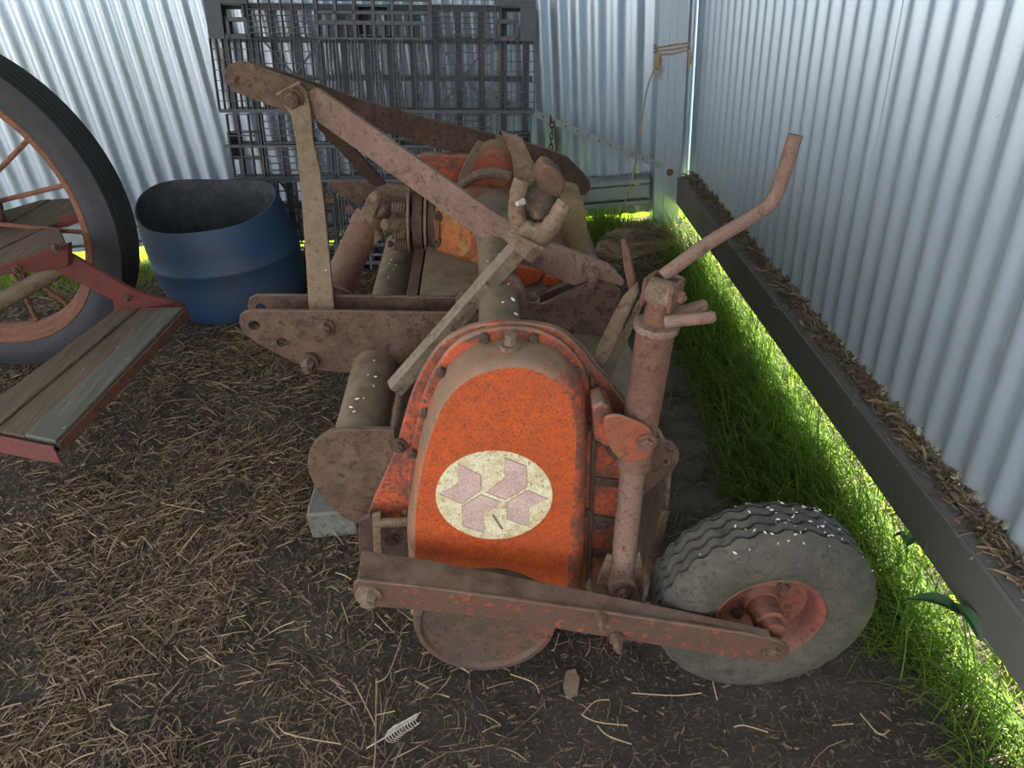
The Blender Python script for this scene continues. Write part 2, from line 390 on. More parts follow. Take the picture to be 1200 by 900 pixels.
# girt on the back wall, ribbed channel
gy = 3.12
mb = MB(); L0, L1 = -5.0, .66; cx = (L0 + L1) / 2; LL = L1 - L0
mb.box((cx, gy, .150), LL, .004, .055); mb.box((cx, gy + .035, .205), LL, .07, .004); mb.box((cx, gy - .006, .196), LL, .012, .018)
mb.box((cx, gy - .006, .103), LL, .012, .018); mb.box((cx, gy + .035, .094), LL, .07, .004)
t2 = mesh_obj('trim_2', mb, galv_beam, None, (cx, gy, .094), bevel=.002); tag(t2, 'galvanised girt low along the back wall', kind='structure')
# corner post, C section
px0, px1 = .672, .782
mb = MB(); mb.box(((px0 + px1) / 2, 3.085, 1.15), px1 - px0, .004, 2.3)
mb.box((px0, 3.12, 1.15), .004, .07, 2.3); mb.box((px1, 3.12, 1.15), .004, .07, 2.3)
mb.box((px0 + .009, 3.152, 1.15), .018, .004, 2.3); mb.box((px1 - .009, 3.152, 1.15), .018, .004, 2.3)
mb.box((.727, 3.082, 1.15), .03, .004, 2.3)
t3 = mesh_obj('trim_3', mb, galv_post, None, (.727, 3.1, 0), bevel=.0015); tag(t3, 'galvanised steel post in the corner', kind='structure')
bolt(t3, (.735, 3.079, .235), r=.010, mat=rim_rust)
# brace strap
a = WY(560, 105, 3.10); b = WY(775, 195, 3.075); d = b - a; d /= np.linalg.norm(d); nrm = np.cross(d, (0, 1, 0)); nrm /= np.linalg.norm(nrm)
mb = MB(); m_ = (a + b) / 2; mb.box(m_, np.linalg.norm(b - a), .0015, .026, (d, (0, 1, 0), nrm))
strap = mesh_obj('trim_4', mb, galv_beam, None, tuple(m_)); ORG[strap] = m_; tag(strap, 'thin galvanised brace strap across the back wall', kind='structure')
mb = MB()
for i in range(16):
    mb.lathe(a + d * (.03 + i * .05) - np.array([0, .0012, 0]), (0, -1, 0), [(0, .004), (.0006, .004)], 10)
mesh_obj('nail_hole', mb, black_cast, strap)['kind'] = 'stuff'

# ------------------------------------------------------------------ ground
def gz(x, y):
    h = .012 * noise.noise((x * 2.2, y * 2.2, 3.1)) + .006 * noise.noise((x * 9, y * 9, 1.7)) + .0035 * noise.noise((x * 27, y * 27, 8.))
    if x < -.2: h += .010 * noise.noise((x * 5 + 9, y * 5, 0))
    if x > .75: h -= .01
    return h - .004
nx, ny = 260, 260
xs = np.linspace(-3.6, .86, nx); ys = np.linspace(.1, 3.22, ny)
vs = [(x, y, gz(x, y)) for y in ys for x in xs]
fs = [(j * nx + i, j * nx + i + 1, (j + 1) * nx + i + 1, (j + 1) * nx + i) for j in range(ny - 1) for i in range(nx - 1)]
fl = mesh_obj('floor', MB().add(vs, fs), soil, None, (0, 0, 0)); tag(fl, 'dark dirt floor of the shed', kind='structure')
mb = MB(); mb.add([(-12, 3.22, -.03), (30, 3.22, -.03), (30, 30, -.03), (-12, 30, -.03)], [(0, 1, 2, 3)]); mb.add([(.86, -30, -.03), (30, -30, -.03), (30, 3.22, -.03), (.86, 3.22, -.03)], [(0, 1, 2, 3)])
og = mesh_obj('outside_ground', mb, outside_m, None, (0, 0, 0)); tag(og, 'turf outside beyond the two walls', kind='structure')
mb = MB(); mb.add([(-30, -30, -.034), (.86, -30, -.034), (.86, 3.22, -.034), (-30, 3.22, -.034)], [(0, 1, 2, 3)])  # unseen ground, tan so it bounces warm light instead of green
og = mesh_obj('unseen_bounce_yard', mb, yard_m, None, (0, 0, 0)); tag(og, 'unseen tan yard added in front of the open side for warm bounce light', kind='structure')

def blades(name, mat, root, n_seg, width, length, lean, curl, tint, heading=None, flat=False, parent=None):
    """root (N,3), width/length/lean/curl/tint/heading (N,) -> one ribbon mesh"""
    N = len(root); th = heading if heading is not None else rng.uniform(0, 2 * PI, N)
    pos = root.copy(); V = np.zeros((N, (n_seg + 1) * 2, 3))
    el = lean.copy(); 
    for s in range(n_seg + 1):
        w = width * (1 - (s / n_seg) ** 2 * .85) if not flat else width
        side = np.stack([-np.sin(th), np.cos(th), np.zeros(N)], 1) * (w / 2)[:, None]
        if flat: side[:, 2] = (w / 2) * np.sin(th * 7)
        V[:, 2 * s] = pos - side; V[:, 2 * s + 1] = pos + side
        stp = (length / n_seg)[:, None] * np.stack([np.cos(el) * np.cos(th), np.cos(el) * np.sin(th), np.sin(el)], 1)
        pos = pos + stp
        if flat: th = th + curl; el = el - .12
        else: el = el - curl
    V = V.reshape(-1, 3); k = (n_seg + 1) * 2
    base = (np.arange(N) * k)[:, None, None]
    q = np.array([[2 * s, 2 * s + 1, 2 * s + 3, 2 * s + 2] for s in range(n_seg)])[None]
    Fi = (base + q).reshape(-1, 4)
    me = bpy.data.meshes.new(name)
    me.vertices.add(len(V)); me.vertices.foreach_set('co', V.astype(np.float32).ravel())
    me.loops.add(Fi.size); me.loops.foreach_set('vertex_index', Fi.ravel().astype(np.int32))
    me.polygons.add(len(Fi)); me.polygons.foreach_set('loop_start', np.arange(0, Fi.size, 4, dtype=np.int32)); me.polygons.foreach_set('loop_total', np.full(len(Fi), 4, np.int32))
    me.update(calc_edges=True)
    at = me.attributes.new('tint', 'FLOAT', 'POINT'); at.data.foreach_set('value', np.repeat(tint, k).astype(np.float32))
    me.materials.append(mat); me.shade_smooth()
    o = bpy.data.objects.new(name, me); C.objects.link(o); o['kind'] = 'stuff'
    return o
def dens(x, y, s=2.0, o=0): return noise.noise((x * s + o, y * s - o, 5.3)) * .5 + .5
GZ = None
def scatter(n, x0, x1, y0, y1, f):
    out = []
    while len(out) < n:
        x = random.uniform(x0, x1); y = random.uniform(y0, y1)
        if random.random() < f(x, y): out.append((x, y, gz(x, y)))
    return np.array(out)
def f_straw(x, y):
    d = dens(x, y, 2.6) * .6 + dens(x, y, 7, 4) * .4
    d = min(1, max(0.22, (d - .38) * 3.2))
    if x > -.25 and y < 1.0: d *= .10 if x > -.05 else .35
    if x > .18: d *= .25 if y < 2.6 else 1
    return d
N = 62000
r0 = scatter(N, -2.6, .80, .45, 3.15, f_straw)
r0[:, 2] += rng.uniform(0, .014, N)
dirs = np.array([noise.noise((p[0] * 3, p[1] * 3, 9.)) for p in r0]) * 4 + .7
o = blades('straw', straw_m, r0, 3, rng.uniform(.0008, .0019, N), rng.gamma(3.0, .013, N) , rng.normal(.10, .16, N), rng.normal(0, .22, N), rng.beta(1.6, 2.2, N), heading=dirs + rng.normal(0, .9, N), flat=True)
tag(o, 'loose brown straw scattered over the dirt floor', 'straw')
N = 90000
r0 = scatter(N, -2.4, .80, .45, 3.1, lambda x, y: max(f_straw(x, y), .12))
r0[:, 2] += rng.uniform(0, .006, N)
o = blades('chaff', chaff_m, r0, 2, rng.uniform(.001, .003, N), rng.uniform(.005, .022, N), rng.normal(.08, .2, N), rng.normal(0, .4, N), rng.beta(1.5, 2.2, N), flat=True)
tag(o, 'fine chaff and broken stalks lying on the soil', 'chaff')

def f_grass(x, y):
    edge = .60 + .10 * (dens(x, y, 3, 2) - .5) - (.12 if 1.0 < y < 2.2 else 0) + (.05 if y < .85 else 0)
    return max(0, min(1, (x - edge) * 8)) * (1 if y < 2.75 else .3)
N = 12000
r0 = scatter(N, .35, .81, .45, 3.1, f_grass)
gl = rng.gamma(4.0, .024, N) * np.clip(.55 + (r0[:, 0] - .5) * 2.0, .4, 1.15)
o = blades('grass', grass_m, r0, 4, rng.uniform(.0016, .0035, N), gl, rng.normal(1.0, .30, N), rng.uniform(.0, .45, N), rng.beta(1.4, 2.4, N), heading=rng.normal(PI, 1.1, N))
tag(o, 'green grass growing inside along the foot of the right wall', 'grass')
N = 26000
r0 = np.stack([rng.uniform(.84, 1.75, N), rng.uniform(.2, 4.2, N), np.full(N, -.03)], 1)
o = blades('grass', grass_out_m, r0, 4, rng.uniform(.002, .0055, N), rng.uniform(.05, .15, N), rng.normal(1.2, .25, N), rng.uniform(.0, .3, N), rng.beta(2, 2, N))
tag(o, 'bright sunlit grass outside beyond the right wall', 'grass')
N = 16000
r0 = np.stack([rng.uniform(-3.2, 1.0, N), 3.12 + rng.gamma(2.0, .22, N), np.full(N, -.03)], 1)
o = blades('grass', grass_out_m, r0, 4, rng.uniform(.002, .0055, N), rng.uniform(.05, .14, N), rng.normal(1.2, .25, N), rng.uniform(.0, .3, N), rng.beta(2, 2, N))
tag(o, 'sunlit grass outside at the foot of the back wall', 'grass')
N = 3500
r0 = scatter(N, -2.6, -1.0, 2.85, 3.18, lambda x, y: max(0, min(1, (y - 2.85) * 5)))
o = blades('grass', grass_m, r0, 3, rng.uniform(.002, .0035, N), rng.uniform(.03, .08, N), rng.normal(1.1, .3, N), rng.uniform(.0, .3, N), rng.beta(3, 1.6, N))
tag(o, 'low grass inside at the back wall, seen through the spoked wheel', 'grass')
N = 1200
r0 = np.stack([rng.normal(.44, .05, N), rng.normal(3.02, .05, N), np.full(N, 0.)], 1)
o = blades('grass', grass_m, r0, 4, rng.uniform(.002, .004, N), rng.uniform(.05, .14, N), rng.normal(1.2, .3, N), rng.uniform(.0, .3, N), rng.beta(3, 1.6, N))
tag(o, 'tuft of grass by the back wall behind the gearbox', 'grass')
# litter lying on the girts
N = 5000
r0 = np.stack([gx + .070 - np.abs(rng.normal(0, .022, N)), rng.uniform(.3, 3.1, N), np.full(N, zt + .002)], 1)
hh = np.array([noise.noise((p[1] * 6, 0, 0)) for p in r0]) * .012 + .014
r0[:, 2] += hh * rng.uniform(0, 1, N) * np.clip((r0[:, 0] - gx + .005) * 20, 0, 1)
o = blades('litter', straw_m, r0, 3, rng.uniform(.0015, .0045, N), rng.uniform(.01, .045, N), rng.normal(.1, .2, N), rng.normal(0, .4, N), rng.beta(1.4, 3.0, N), heading=rng.normal(PI / 2, .7, N), flat=True)
tag(o, 'dry brown litter lying along the top of the right girt', 'litter')
N = 900
r0 = np.stack([rng.uniform(-2.5, .66, N), rng.uniform(3.13, 3.19, N), np.full(N, .21)], 1)
o = blades('litter', straw_m, r0, 3, rng.uniform(.0015, .004, N), rng.uniform(.01, .03, N), rng.normal(.1, .2, N), rng.normal(0, .4, N), rng.beta(1.4, 2.4, N), heading=rng.normal(0, .7, N), flat=True)
tag(o, 'dry litter lying along the top of the back girt', 'litter')

# hay covered clod in the corner
def lump(c, rx, ry, rz, seed, amp=.25, n=22):
    vs = []; 
    for j in range(n + 1):
        ph = PI * j / n
        for i in range(2 * n):
            th = PI * i / n; d = np.array([math.cos(th) * math.sin(ph), math.sin(th) * math.sin(ph), math.cos(ph)])
            k = 1 + amp * noise.noise(Vector(d * 2.2 + seed)) + amp * .4 * noise.noise(Vector(d * 7 + seed))
            vs.append(np.array(c) + d * k * np.array([rx, ry, rz]))
    fs = [(j * 2 * n + i, j * 2 * n + (i + 1) % (2 * n), (j + 1) * 2 * n + (i + 1) % (2 * n), (j + 1) * 2 * n + i) for j in range(n) for i in range(2 * n)]
    return MB().add(vs, fs)
c = WZ(742, 285, .03)
hay = thing('hay_clump', lump((c[0], c[1], .02), .15, .10, .065, 3.), hay_mat, (c[0], c[1], 0), 'matted clump of old hay in the far corner by the post', 'hay')
N = 1500
th = rng.uniform(0, 2 * PI, N); rr = np.sqrt(rng.uniform(0, 1, N))
r0 = np.stack([c[0] + .15 * rr * np.cos(th), c[1] + .1 * rr * np.sin(th), .02 + .066 * np.sqrt(1 - rr ** 2 * .98)], 1)
o = blades('hay_stalk', straw_m, r0 - np.array([c[0], c[1], 0]), 3, rng.uniform(.001, .002, N), rng.uniform(.02, .07, N), rng.normal(.05, .2, N), rng.normal(0, .25, N), rng.beta(1.6, 2.4, N), heading=rng.normal(.2, .5, N), flat=True)
o.parent = hay

# ------------------------------------------------------------------ big spoked wheel at the left
wc = np.array([-1.66, 2.325, .530])
big = empty('spoked_wheel', (wc[0], wc[1], 0), 'large old spoked wheel with a ribbed black tyre standing at the left', 'wheel')
yaw = math.radians(-9); AX = np.array([math.sin(yaw), -math.cos(yaw), 0])   # axle, towards the viewer
prof = [(.034, .428), (.050, .434), (.062, .460), (.063, .488), (.054, .512)]
for k in range(6):
    a = .050 - k * .0178
    prof += [(a, .524 + .004 * math.sin(PI * (k + .5) / 6)), (a - .012, .526 + .004 * math.sin(PI * (k + .5) / 6)), (a - .0135, .516), (a - .0165, .516)]
prof += [(-.057, .512), (-.063, .488), (-.062, .460), (-.050, .434), (-.034, .428)]
mesh_obj('tyre', MB().lathe(wc, AX, prof, 96, closed=True), rubber_dark, big)
rim = mesh_obj('rim', MB().lathe(wc, AX, [(.048, .440), (.054, .434), (.050, .418), (.032, .412), (.028, .396), (.010, .388), (-.010, .388), (-.028, .396), (-.032, .412), (-.050, .418), (-.054, .434), (-.048, .440)], 96, closed=True), rim_rust, big)
mesh_obj('hub', MB().lathe(wc, AX, [(-.09, .03), (-.09, .06), (-.05, .06), (-.05, .09), (-.035, .09), (-.03, .055), (.05, .05), (.055, .08), (.07, .08), (.075, .045), (.11, .04), (.115, .02)], 28), rim_rust, big)
U = np.cross((0, 0, 1), AX); U /= np.linalg.norm(U); Wv = np.cross(AX, U)
for k in range(16):
    th = 2 * PI * (k + .5) / 16; s = 1 if k % 2 else -1
    d = U * math.cos(th) + Wv * math.sin(th); d2 = U * math.cos(th + s * .0) + Wv * math.sin(th)
    mb = MB().tube([wc + d * .07 + AX * .05 * s, wc + d * .390], .0075, 8)
    mb.lathe(wc + d * .382, d, [(0, .014), (.01, .011)], 10)
    mesh_obj('spoke', mb, rim_rust, big)

# ------------------------------------------------------------------ wooden footboard frame in front of it
def board(corners, t):
    return MB().slab([np.array(c) for c in corners], (0, 0, -t))
fb0 = np.array([-1.08, 1.7, 0])
step = empty('footboard', fb0, 'red steel frame carrying weathered plank steps at the left edge', 'footboard')
def mid(a, b, t): return np.array(a) * (1 - t) + np.array(b) * t
zs = .30
FL, FR, NR, NL = WZ(137, 362, zs), WZ(216, 361, zs), WZ(66, 518, zs), WZ(-42, 497, zs)
for k in range(3):
    a, b = k / 3 + .004, (k + 1) / 3 - .010
    zo = np.array([0, 0, (.003, -.002, .004)[k]])
    mesh_obj('plank', board([mid(FL, FR, a) + zo, mid(FL, FR, b) + zo, mid(NL, NR, b) + zo, mid(NL, NR, a) + zo], .022), plank_green if k == 2 else plank_brown, step, bevel=.003)
zu = .47
def up_(pts, t, mat): mesh_obj('plank', board([WZ(*p, zu + (.012 if len(pts) > 4 else 0)) for p in pts], t), mat, step, bevel=.003)
up_([(-60, 293), (-60, 268), (0, 248), (48, 234), (66, 231)][:4] + [(60, 233), (0, 266)], .022, plank_brown)
up_([(-60, 318), (-60, 295), (0, 268), (62, 233), (107, 231), (113, 241), (80, 254), (0, 290)], .022, plank_brown)
up_([(-60, 346), (-60, 322), (0, 293), (49, 269), (70, 268), (77, 284), (0, 313)], .024, plank_brown)
# steel parts
def thick(p, off): return MB().slab(p, off)
def q(px, py, Y): return WY(px, py, Y)
mb = MB(); mb.slab([q(62, 297, 1.97), q(78, 296, 2.0), q(160, 343, 2.02), q(206, 354, 2.05), q(216, 361, 2.05), q(212, 368, 2.04), q(134, 368, 1.99), q(132, 352, 1.99), q(66, 318, 1.97)], (.004, .012, 0))
mesh_obj('side_arm', mb, red_paint, step, bevel=.002)
mb = MB(); d = NR - FR; d /= np.linalg.norm(d); e = NR - NL; e /= np.linalg.norm(e)
mb.slab([NL + d * .012 - e * .05, NR + d * .012 + e * .004, NR + d * .012 + e * .004 + np.array([0, 0, -.045]), NR + d * .012 - e * .05 + np.array([0, 0, -.05]), NL + d * .012 - e * .05 + np.array([0, 0, -.05])], d * .006)
mb.box((NL + NR) / 2 + d * -.02 + np.array([0, 0, -.028]), .26, .04, .006, (e, d, (0, 0, 1)))
mesh_obj('end_angle', mb, red_paint, step, bevel=.0015)
mb = MB(); mb.slab([FL - d * .002, FR - d * .002 + e * .004, FR - d * .002 + e * .004 + np.array([0, 0, -.04]), FL - d * .002 + np.array([0, 0, -.04])], -d * .006)
mesh_obj('end_angle', mb, red_paint, step, bevel=.0015)
mb = MB(); mb.slab([FR + e * .001 + np.array([0, 0, -.004]), NR + e * .001 + np.array([0, 0, -.004]), NR + e * .001 + np.array([0, 0, -.03]), FR + e * .001 + np.array([0, 0, -.03])], e * .004)
mesh_obj('edge_strip', mb, rim_rust, step)
mb = MB(); mb.slab([q(-60, 333, 1.85), q(0, 312, 1.9), q(64, 290, 1.96), q(79, 286, 1.97), q(80, 312, 1.97), q(62, 316, 1.96), q(0, 323, 1.9), q(-60, 346, 1.85)], (.004, .02, 0))
mesh_obj('cross_angle', mb, red_paint, step, bevel=.002)
mb = MB(); mb.slab([q(68, 254, 2.30), q(108, 246, 2.33), q(102, 256, 2.33), q(80, 266, 2.3), q(66, 268, 2.3)], (.004, .02, 0))
mesh_obj('cross_angle', mb, red_paint, step, bevel=.002)
mesh_obj('frame_tube', MB().tube([q(-90, 400, 1.75), q(0, 354, 1.88), q(68, 316, 2.0)], .023, 18), dirty_pipe, step)
mesh_obj('drag_rod', MB().tube([q(2, 262, 2.3), q(-2, 238, 2.3), q(-20, 225, 2.3)], .012, 8), rust_dark, step)
bolt(step, q(66, 290, 1.94), (0, -1, .4), r=.009, mat=rust_dark)
bolt(step, q(20, 316, 1.89), r=.008, mat=rust_dark); bolt(step, q(150, 350, 1.99), r=.006, mat=rust_dark)
mesh_obj('hanger_rod', MB().tube([q(25, 305, 1.95), q(27, 330, 1.96)], .011, 8), rust_dark, step)
# wheel segment under the boards
pc = WZ(-70, 480, .12)
mb = MB().lathe((pc[0], pc[1], .20), (1, .25, 0), [(.02, .15), (.035, .165), (.03, .19), (.01, .2), (-.01, .2), (-.03, .19), (-.035, .165), (-.02, .15)], 48, closed=True)
small = empty('small_tyre', (pc[0], pc[1], 0), 'narrow black tyre half hidden under the plank steps at the left edge', 'tyre')
mesh_obj('tread', mb, rubber_dark, small)

# ------------------------------------------------------------------ blue drum
dc = np.array([-1.02, 2.66, 0])
drum = empty('cut_drum', dc, 'blue plastic drum with a cut wavy rim, in front of the back wall', 'drum')
def drum_ring(z, rx, ry, cx, cy, zf=None, n=72):
    out = []
    for i in range(n):
        th = 2 * PI * i / n
        zz = z if zf is None else zf(th)
        out.append((cx + rx * math.cos(th), cy + ry * math.sin(th), zz))
    return out
def rimz(th): return .405 + .035 * math.sin(th) + .012 * math.cos(2 * th + .6) - .012 * math.cos(th) + .008 * math.sin(3 * th)
def shell(sc, top=0):
    rs = [(.004, .220, .21, -1.01, 2.665), (.02, .238, .228, -1.01, 2.665), (.07, .256, .24, -1.015, 2.665), (.14, .264, .244, -1.02, 2.66), (.20, .267, .245, -1.022, 2.66), (.206, .271, .249, -1.022, 2.66), (.214, .271, .249, -1.022, 2.66), (.220, .267, .245, -1.023, 2.66), (.28, .266, .240, -1.025, 2.655), (.34, .258, .228, -1.03, 2.65)]
    R = [drum_ring(z, rx * 1 - sc, ry - sc, cx, cy) for z, rx, ry, cx, cy in rs]
    R.append(drum_ring(0, .246 - sc, .213 - sc, -1.033, 2.64, lambda th: rimz(th)))
    return R
R = shell(0) + shell(.005)[::-1]
n = 72; vs = [v for r in R for v in r]
fs = [(j * n + i, j * n + (i + 1) % n, (j + 1) * n + (i + 1) % n, (j + 1) * n + i) for j in range(len(R) - 1) for i in range(n)]
fs.append(tuple(range(n))); fs.append(tuple(range((len(R) - 1) * n, len(R) * n)))
mbd = MB().add(vs, fs); nr = len(R) // 2
for j in range(nr, len(R) - 1):
    for i in range(n): mbd.mi[j * n + i] = 1
mesh_obj('drum_wall', mbd, [blue, blue_in], drum)
mb = MB()
mb.lathe((-1.02, 2.66, .012), (0, 0, 1), [(0, .2), (.02, .215), (.022, .0)], 40, cap=False)
mesh_obj('drum_bottom', mb, blue, drum)

# ------------------------------------------------------------------ black plastic pallet leaning on the back wall
PW, PH = 1.20, 1.02
tl = WY(238, -4, 3.02); trr = WY(628, 0, 3.02); ex = trr - tl; ex /= np.linalg.norm(ex)
ez0 = np.array([0, .17, 1.]); ez = ez0 - (ez0 @ ex) * ex; ez /= np.linalg.norm(ez); ey = np.cross(ez, ex)
org = tl - ez * PH
PW = float(np.linalg.norm(trr - tl))
pallet = empty('pallet', org, 'black plastic grid pallet standing on edge against the back wall', 'pallet')
AXP = (ex, ey, ez)
def pb(mb, u0, u1, v0, v1, d0, d1):
    """box in pallet space: u across, v up from the lower edge (fractions of PW, PH), d depth in metres towards the wall"""
    c = org + ex * PW * (u0 + u1) / 2 + ez * PH * (v0 + v1) / 2 + ey * (d0 + d1) / 2
    mb.box(c, PW * (u1 - u0), d1 - d0, PH * (v1 - v0), AXP)
ey = ey if ey[1] > 0 else -ey
AXP = (ex, ey, ez)
def grid(mb, u0, u1, v0, v1, nu, nv, w=.0022, d=.022, diag=False, d0=0.0):
    for i in range(nu + 1):
        u = u0 + (u1 - u0) * i / nu; pb(mb, u - w / 2, u + w / 2, v0, v1, d0, d0 + d)
    for j in range(nv + 1):
        v = v0 + (v1 - v0) * j / nv; pb(mb, u0, u1, v - w / 2, v + w / 2, d0 + .001, d0 + d)
    if diag:
        for s in (0, 1):
            a = org + ex * PW * (u0 if s else u1) + ez * PH * v0 + ey * .02; b = org + ex * PW * (u1 if s else u0) + ez * PH * v1 + ey * .02
            dd = b - a; L = np.linalg.norm(dd); dd /= L
            mb.box((a + b) / 2, L, .012, .006, (dd, ey, np.cross(dd, ey)))
def ppart(name, f, label=None):
    mb = MB(); f(mb); o = mesh_obj(name, mb, black_plastic, pallet, smooth=False)
    if label: o['label'] = label
    return o
S1, S2, S3, S4 = .868, .625, .375, .132
for v0, v1 in ((S1, 1), (0, S4)):
    for u0, u1 in ((.125, .325), (.68, .875)):
        ppart('edge_grid', lambda m: grid(m, u0, u1, v0, v1, 6, 7, .0028))
    def rail(m, v0=v0, v1=v1):
        h = v1 - v0
        pb(m, .325, .68, v0 + h * .95, v1, 0, .03); pb(m, .325, .68, v0 + h * .62, v0 + h * .70, 0, .03); pb(m, .325, .68, v0 + h * .36, v0 + h * .46, 0, .03); pb(m, .325, .68, v0, v0 + h * .05, 0, .03)
        for i in range(13):
            u = .33 + i * .345 / 12; pb(m, u - .004, u + .004, v0, v0 + h * .4, 0, .03)
        for i in range(7):
            u = .33 + i * .345 / 6; pb(m, u - .005, u + .005, v0 + h * .42, v1, 0, .03)
    ppart('edge_rail', rail)
    for u0, u1 in ((0, .125), (.875, 1)):
        def corner(m, u0=u0, u1=u1, v0=v0, v1=v1):
            w = u1 - u0; h = v1 - v0; s = u0 < .5
            pb(m, u0 if s else u1 - w * .38, u0 + w * .38 if s else u1, v0, v1, 0, .012)
            pb(m, u0, u1, (v1 - h * .16) if v0 > .5 else v0, v1 if v0 > .5 else v0 + h * .16, -.001, .012)
            pb(m, u0 + w * .4 if s else u0, u1 if s else u1 - w * .4, v0 + h * .0, v0 + h * .10, 0, .03)
            a = u0 + w * .45 if s else u0 + w * .05
            pb(m, a, a + w * .5, v0 + h * .42, v0 + h * .52, 0, .04)
            pb(m, a, a + w * .08, v0, v0 + h * .5, 0, .04); pb(m, a + w * .44, a + w * .52, v0, v0 + h * .5, 0, .04)
        ppart('corner_plate', corner)
for v0, v1 in ((S2, S1), (S4, S3)):
    ppart('side_grid', lambda m: grid(m, .0, .145, v0, v1, 8, 7, .0026))
    ppart('side_grid', lambda m: grid(m, .87, 1.0, v0, v1, 7, 7, .0026))
    ppart('square_grid', lambda m: grid(m, .155, .335, v0, v1, 6, 6, .0030, diag=True))
    ppart('square_grid', lambda m: grid(m, .69, .862, v0, v1, 6, 6, .0030, diag=True))
    for k in range(5):
        u = .352 + k * .068
        ppart('ladder_slat', lambda m: grid(m, u, u + .032, v0, v1, 3, 7, .0030))
ppart('centre_band', lambda m: [pb(m, 0, 1, S2 - .006, S2 + .006, -.002, .03), pb(m, 0, 1, S3 - .006, S3 + .006, -.002, .03), pb(m, .0, .68, .495, .505, 0, .03)])
for u0, u1, nu, nv in ((.02, .12, 3, 3), (.13, .34, 4, 9), (.36, .50, 3, 9), (.51, .67, 3, 8), (.69, .86, 4, 10), (.88, .99, 2, 3)):
    ppart('mid_grid', lambda m: grid(m, u0, u1, S3 + .012, S2 - .012, nu, nv, .0035))
for s1_, s2_ in ((S1, .985), (.50, .60), (.02, S4)):
    pass
# the lower deck and blocks behind
def back(m):
    for k in range(14):
        u = .02 + k * .96 / 13; pb(m, u - .010, u + .010, .02, .98, .125, .135)
    for v in (.02, .13, .26, .375, .5, .625, .74, .87, .98): pb(m, .0, 1.0, v - .010, v + .010, .12, .13)
back_deck = ppart('back_deck', back)
for u in (.06, .5, .94):
    for v in (.07, .5, .93):
        ppart('block', lambda m: [pb(m, u - .05, u - .045, v - .05, v + .05, .02, .12), pb(m, u + .045, u + .05, v - .05, v + .05, .02, .12), pb(m, u - .05, u + .05, v - .05, v - .045, .02, .12), pb(m, u - .05, u + .05, v + .045, v + .05, .02, .12)])

# ------------------------------------------------------------------ the rotary tiller
TB = np.array([0.05, 1.45, 0.0])
til = empty('rotary_tiller', TB, 'large rusty orange rotary tiller in the middle, cream badge on its end cover', 'tiller', frame=M2W)
def mp(name, mb, mat, bevel=.0015, **k): return mesh_obj(name, mb, mat, til, bevel=bevel, **k)
def plate(pix, Y, t=.012, holes=(), name='plate', mat=None, off=None, bevel=.0015, label=None, parent=None):
    pts = [P(p[0], p[1], (p[2] if len(p) > 2 else Y)) for p in pix]
    hs = [ring(P(hx, hy, Y), hr) for hx, hy, hr in holes]
    return mesh_obj(name, MB().slab(pts, off or (0, t, 0), hs), mat or rust, parent or til, bevel=bevel, label=label)
def arc(cx, cy, rx, ry, a0, a1, n=8):
    return [(cx + rx * math.cos(math.radians(a0 + (a1 - a0) * i / n)), cy + ry * math.sin(math.radians(a0 + (a1 - a0) * i / n))) for i in range(n + 1)]

def PP(px, py, A, d1, d2):
    nn = np.cross(d1, d2); dd = RM @ np.array([px - 600, py - 450, F]); return CAM + dd * (((A - CAM) @ nn) / (dd @ nn))
def pslab(pix, A, B, d2, off):
    d2 = np.array(d2, float); return MB().slab([PP(p[0], p[1], A, B - A, d2) for p in pix], off)
# main tubes along the machine
r_f = .045
tc0 = P(418, 547, 1.0); zf = tc0[2]
a = P(418, 505, 1.0); zt_ = a[2] - r_f
tubx = P(417, 505, 1.01)[0]
mp('front_tube', MB().lathe((tubx, 1.013, zt_), (0, 1, 0), [(0, r_f), (1.5, r_f)], 36), dirty_pipe)
# centre tube (axle casing) from chain case to gearbox
ct = P(586, 380, 1.06); r_c = .034
cz = P(586, 372, 1.02)[2] - r_c - .004; cxx = ct[0]
mp('axle_tube', MB().lathe((cxx, .98, cz), (0, 1, 0), [(0, r_c), (.30, r_c), (.46, r_c * 1.12), (.60, r_c * 1.6)], 36), dirty_pipe)
cY = P(586, 340, 1.25)
mb = MB().lathe((cxx, 1.175, cz), (0, 1, 0), [(-.016, r_c * 1.05), (-.016, r_c * 1.32), (-.010, r_c * 1.42), (.010, r_c * 1.42), (.016, r_c * 1.32), (.016, r_c * 1.05)], 36)
for s in (-1, 1): mb.box((cxx + s * (r_c * 1.42 + .008), 1.175, cz - .012), .034, .028, .014)
mp('clamp_collar', mb, rust_red)
for s in (-1, 1): bolt(til, (cxx + s * (r_c * 1.42 + .012), 1.172, cz - .004), (0, -.3, 1), .009, .012, rust)
# brackets (hitch side plates)
plate([(280, 378), (281, 370), (286, 366), (296, 364), (400, 365), (520, 367), (600, 368), (640, 355), (690, 331), (703, 327), (713, 329), (728, 341), (727, 349), (697, 415), (680, 440), (590, 450), (400, 436), (372, 434), (345, 425), (300, 402), (284, 389)], 1.27, .010,
      holes=[(298, 382, .0105), (331, 402, .0105), (700, 338, .006)], name='hitch_plate')
plate([(290, 357), (292, 350), (300, 346), (400, 347), (540, 349), (600, 350), (600, 385), (520, 400), (380, 410), (340, 400), (300, 372), (292, 366)], 1.345, .010, holes=[(306, 361, .009)], name='hitch_plate')
bolt(til, P(381, 384, 1.268), r=.013, h=.016); bolt(til, P(363, 424, 1.262), r=.013, h=.03)
plate([(381, 222), (384, 217), (392, 216), (430, 217), (490, 218), (520, 222), (520, 262), (440, 262), (425, 258), (388, 240), (383, 232)], 2.02, .010, holes=[(387, 233, .012), (410, 246, .012)], name='hitch_plate')
